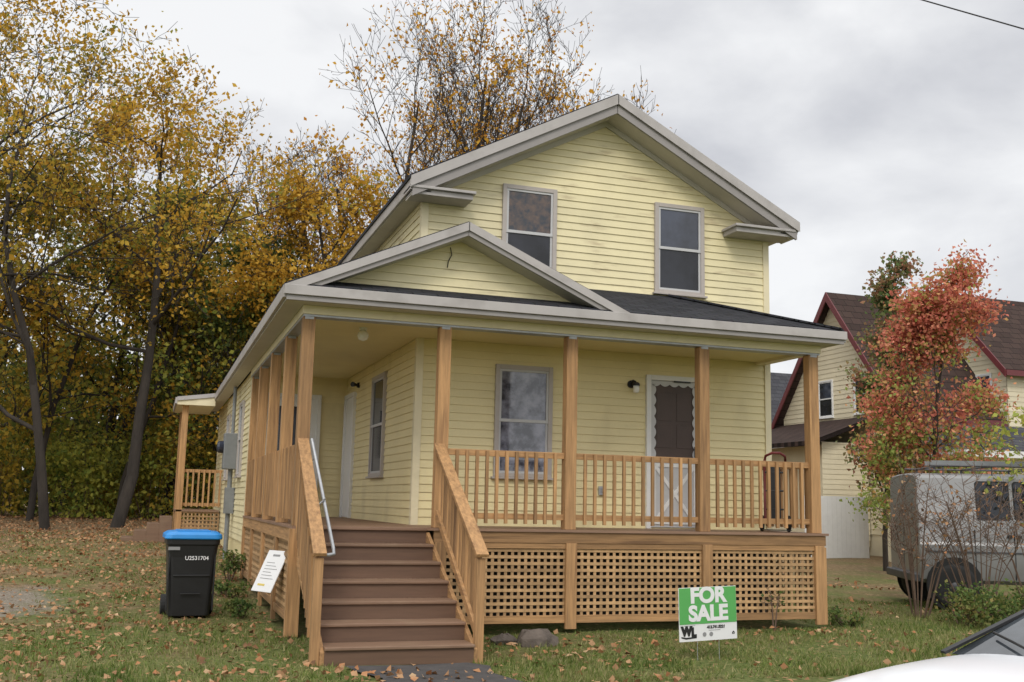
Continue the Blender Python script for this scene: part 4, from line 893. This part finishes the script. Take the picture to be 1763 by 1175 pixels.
bush('weed_clump', 'low weeds at the foot of the lattice behind the trash bin', 'weeds', G(1.15, 16.4), .45, .2, 450, .05, l_grn, 57, 10)
bush('weed_clump', 'weeds beside the leaning placard', 'weeds', G(1.2, 14.2), .4, .18, 380, .05, l_grn, 58, 9)
bush('weed_clump', 'small weeds right of the porch corner post', 'weeds', G(8.9, 12.2), .45, .2, 380, .05, l_grn, 59, 10)
bush('weed_sprig', 'single weed sprig growing through the right lattice panel', 'weeds', G(7.55, 11.85), .1, .6, 25, .05, l_grn, 50, 2)

for i, (x, y, s_, lb) in enumerate(((4.05, 11.0, .17, 'larger brown stone on the grass below the lattice'), (3.75, 11.2, .11, 'smaller brown stone left of the larger one below the lattice'))):  # scattered debris, modelled in the shape of stones
    c = MB(); Rn = random.Random(i + 3); rings = []
    for j, (rr2, hz) in enumerate(((.6, -.3), (1, 0), (1.0, .45), (.7, .85), (.25, .95))):
        rings.append([(x + s_ * rr2 * 1.4 * math.cos(a) * Rn.uniform(.8, 1.2), y + s_ * rr2 * math.sin(a) * Rn.uniform(.8, 1.2), g(x, y) + s_ * hz * Rn.uniform(.8, 1.2)) for a in [k * math.pi / 5 for k in range(10)]])
    c.loft(rings); tag(c.build('debris', m_debris, bevel=.01), lb, 'debris')

# ------------------------------------------------------------ grass and fallen leaves
r = np.random.default_rng(9); n = 270000
x = r.uniform(-9, 15, n); y = 8.6 + (r.random(n) ** 1.6) * 22
def nz(x, y): return np.sin(x * 1.9 + 1.3 * np.sin(y * .9)) * np.sin(y * 1.6 + np.sin(x * 1.1)) + .6 * np.sin(x * 5.1 + y * 3.3) * np.sin(y * 4.3 - x * 2)
keep = (nz(x, y) + r.normal(size=n) * .6) > (-.55 + np.clip((y - 13) / 15, 0, 1.1))
pd = ((x + 1.9) * .5) ** 2 + ((y - 15.8) * .24) ** 2
keep &= ~((x > 1.5) & (x < 8.5) & (y > 11.95)) & ~((x > 1.75) & (x < 3.0) & (y < 12)) & ~((x > 11.5) & (y > 15)) & ~((pd < .6) & (r.random(n) > pd * .8))
x = x[keep]; y = y[keep]; n = len(x)
z = np.array([g(a, b) for a, b in zip(x, y)])
hgt = r.uniform(.015, .055, n) * (1 + .5 * (nz(x * .7, y * .7) > .3)); a = r.uniform(0, 6.28, n); wdt = r.uniform(.005, .010, n)
V4 = np.empty((n, 3, 3)); dx = np.cos(a) * wdt; dy = np.sin(a) * wdt
V4[:, 0] = np.stack([x - dx, y - dy, z - .005], 1); V4[:, 1] = np.stack([x + dx, y + dy, z - .005], 1)
V4[:, 2] = np.stack([x + r.normal(size=n) * .025, y + r.normal(size=n) * .025, z + hgt], 1)
me = bpy.data.meshes.new('grass'); me.vertices.add(3 * n); me.vertices.foreach_set('co', V4.ravel()); me.loops.add(3 * n); me.loops.foreach_set('vertex_index', np.arange(3 * n, dtype=np.int32))
me.polygons.add(n); me.polygons.foreach_set('loop_start', np.arange(0, 3 * n, 3, dtype=np.int32)); me.polygons.foreach_set('loop_total', np.full(n, 3, dtype=np.int32)); me.update(); me.validate(); me.materials.append(l_grass)
o = bpy.data.objects.new('grass', me); col.objects.link(o); tag(o, 'short patchy green lawn grass around the porch', 'grass', kind='stuff')
n = 40000; x = r.uniform(-10, 14, n); y = 8.3 + (r.random(n) ** 1.3) * 32
keep = (nz(x * .5 + 3, y * .5) + r.normal(size=n) * .8 - (x > 3.2) * .7 + (x < 1.2) * .35 + np.clip((y - 14) / 12, 0, 1.0) * (x < 3)) > 0
keep &= ~((x > 1.5) & (x < 8.5) & (y > 11.9)) & ~((x > 1.6) & (x < 3.2) & (y > 9.8) & (y < 12)) & ~((x > 11.5) & (y > 14) & (y < 17.2))
x = x[keep]; y = y[keep]; z = np.array([g(a, b) for a, b in zip(x, y)]) + r.uniform(.015, .05, len(x))
o = quads('fallen_leaves', np.stack([x, y, z], 1), .07, l_fall, None, seed=3, flat=True, aspect=.8); tag(o, 'brown and tan fallen leaves scattered over the lawn', 'leaves', kind='stuff')
print('faces', sum(len(m.polygons) for m in bpy.data.meshes))
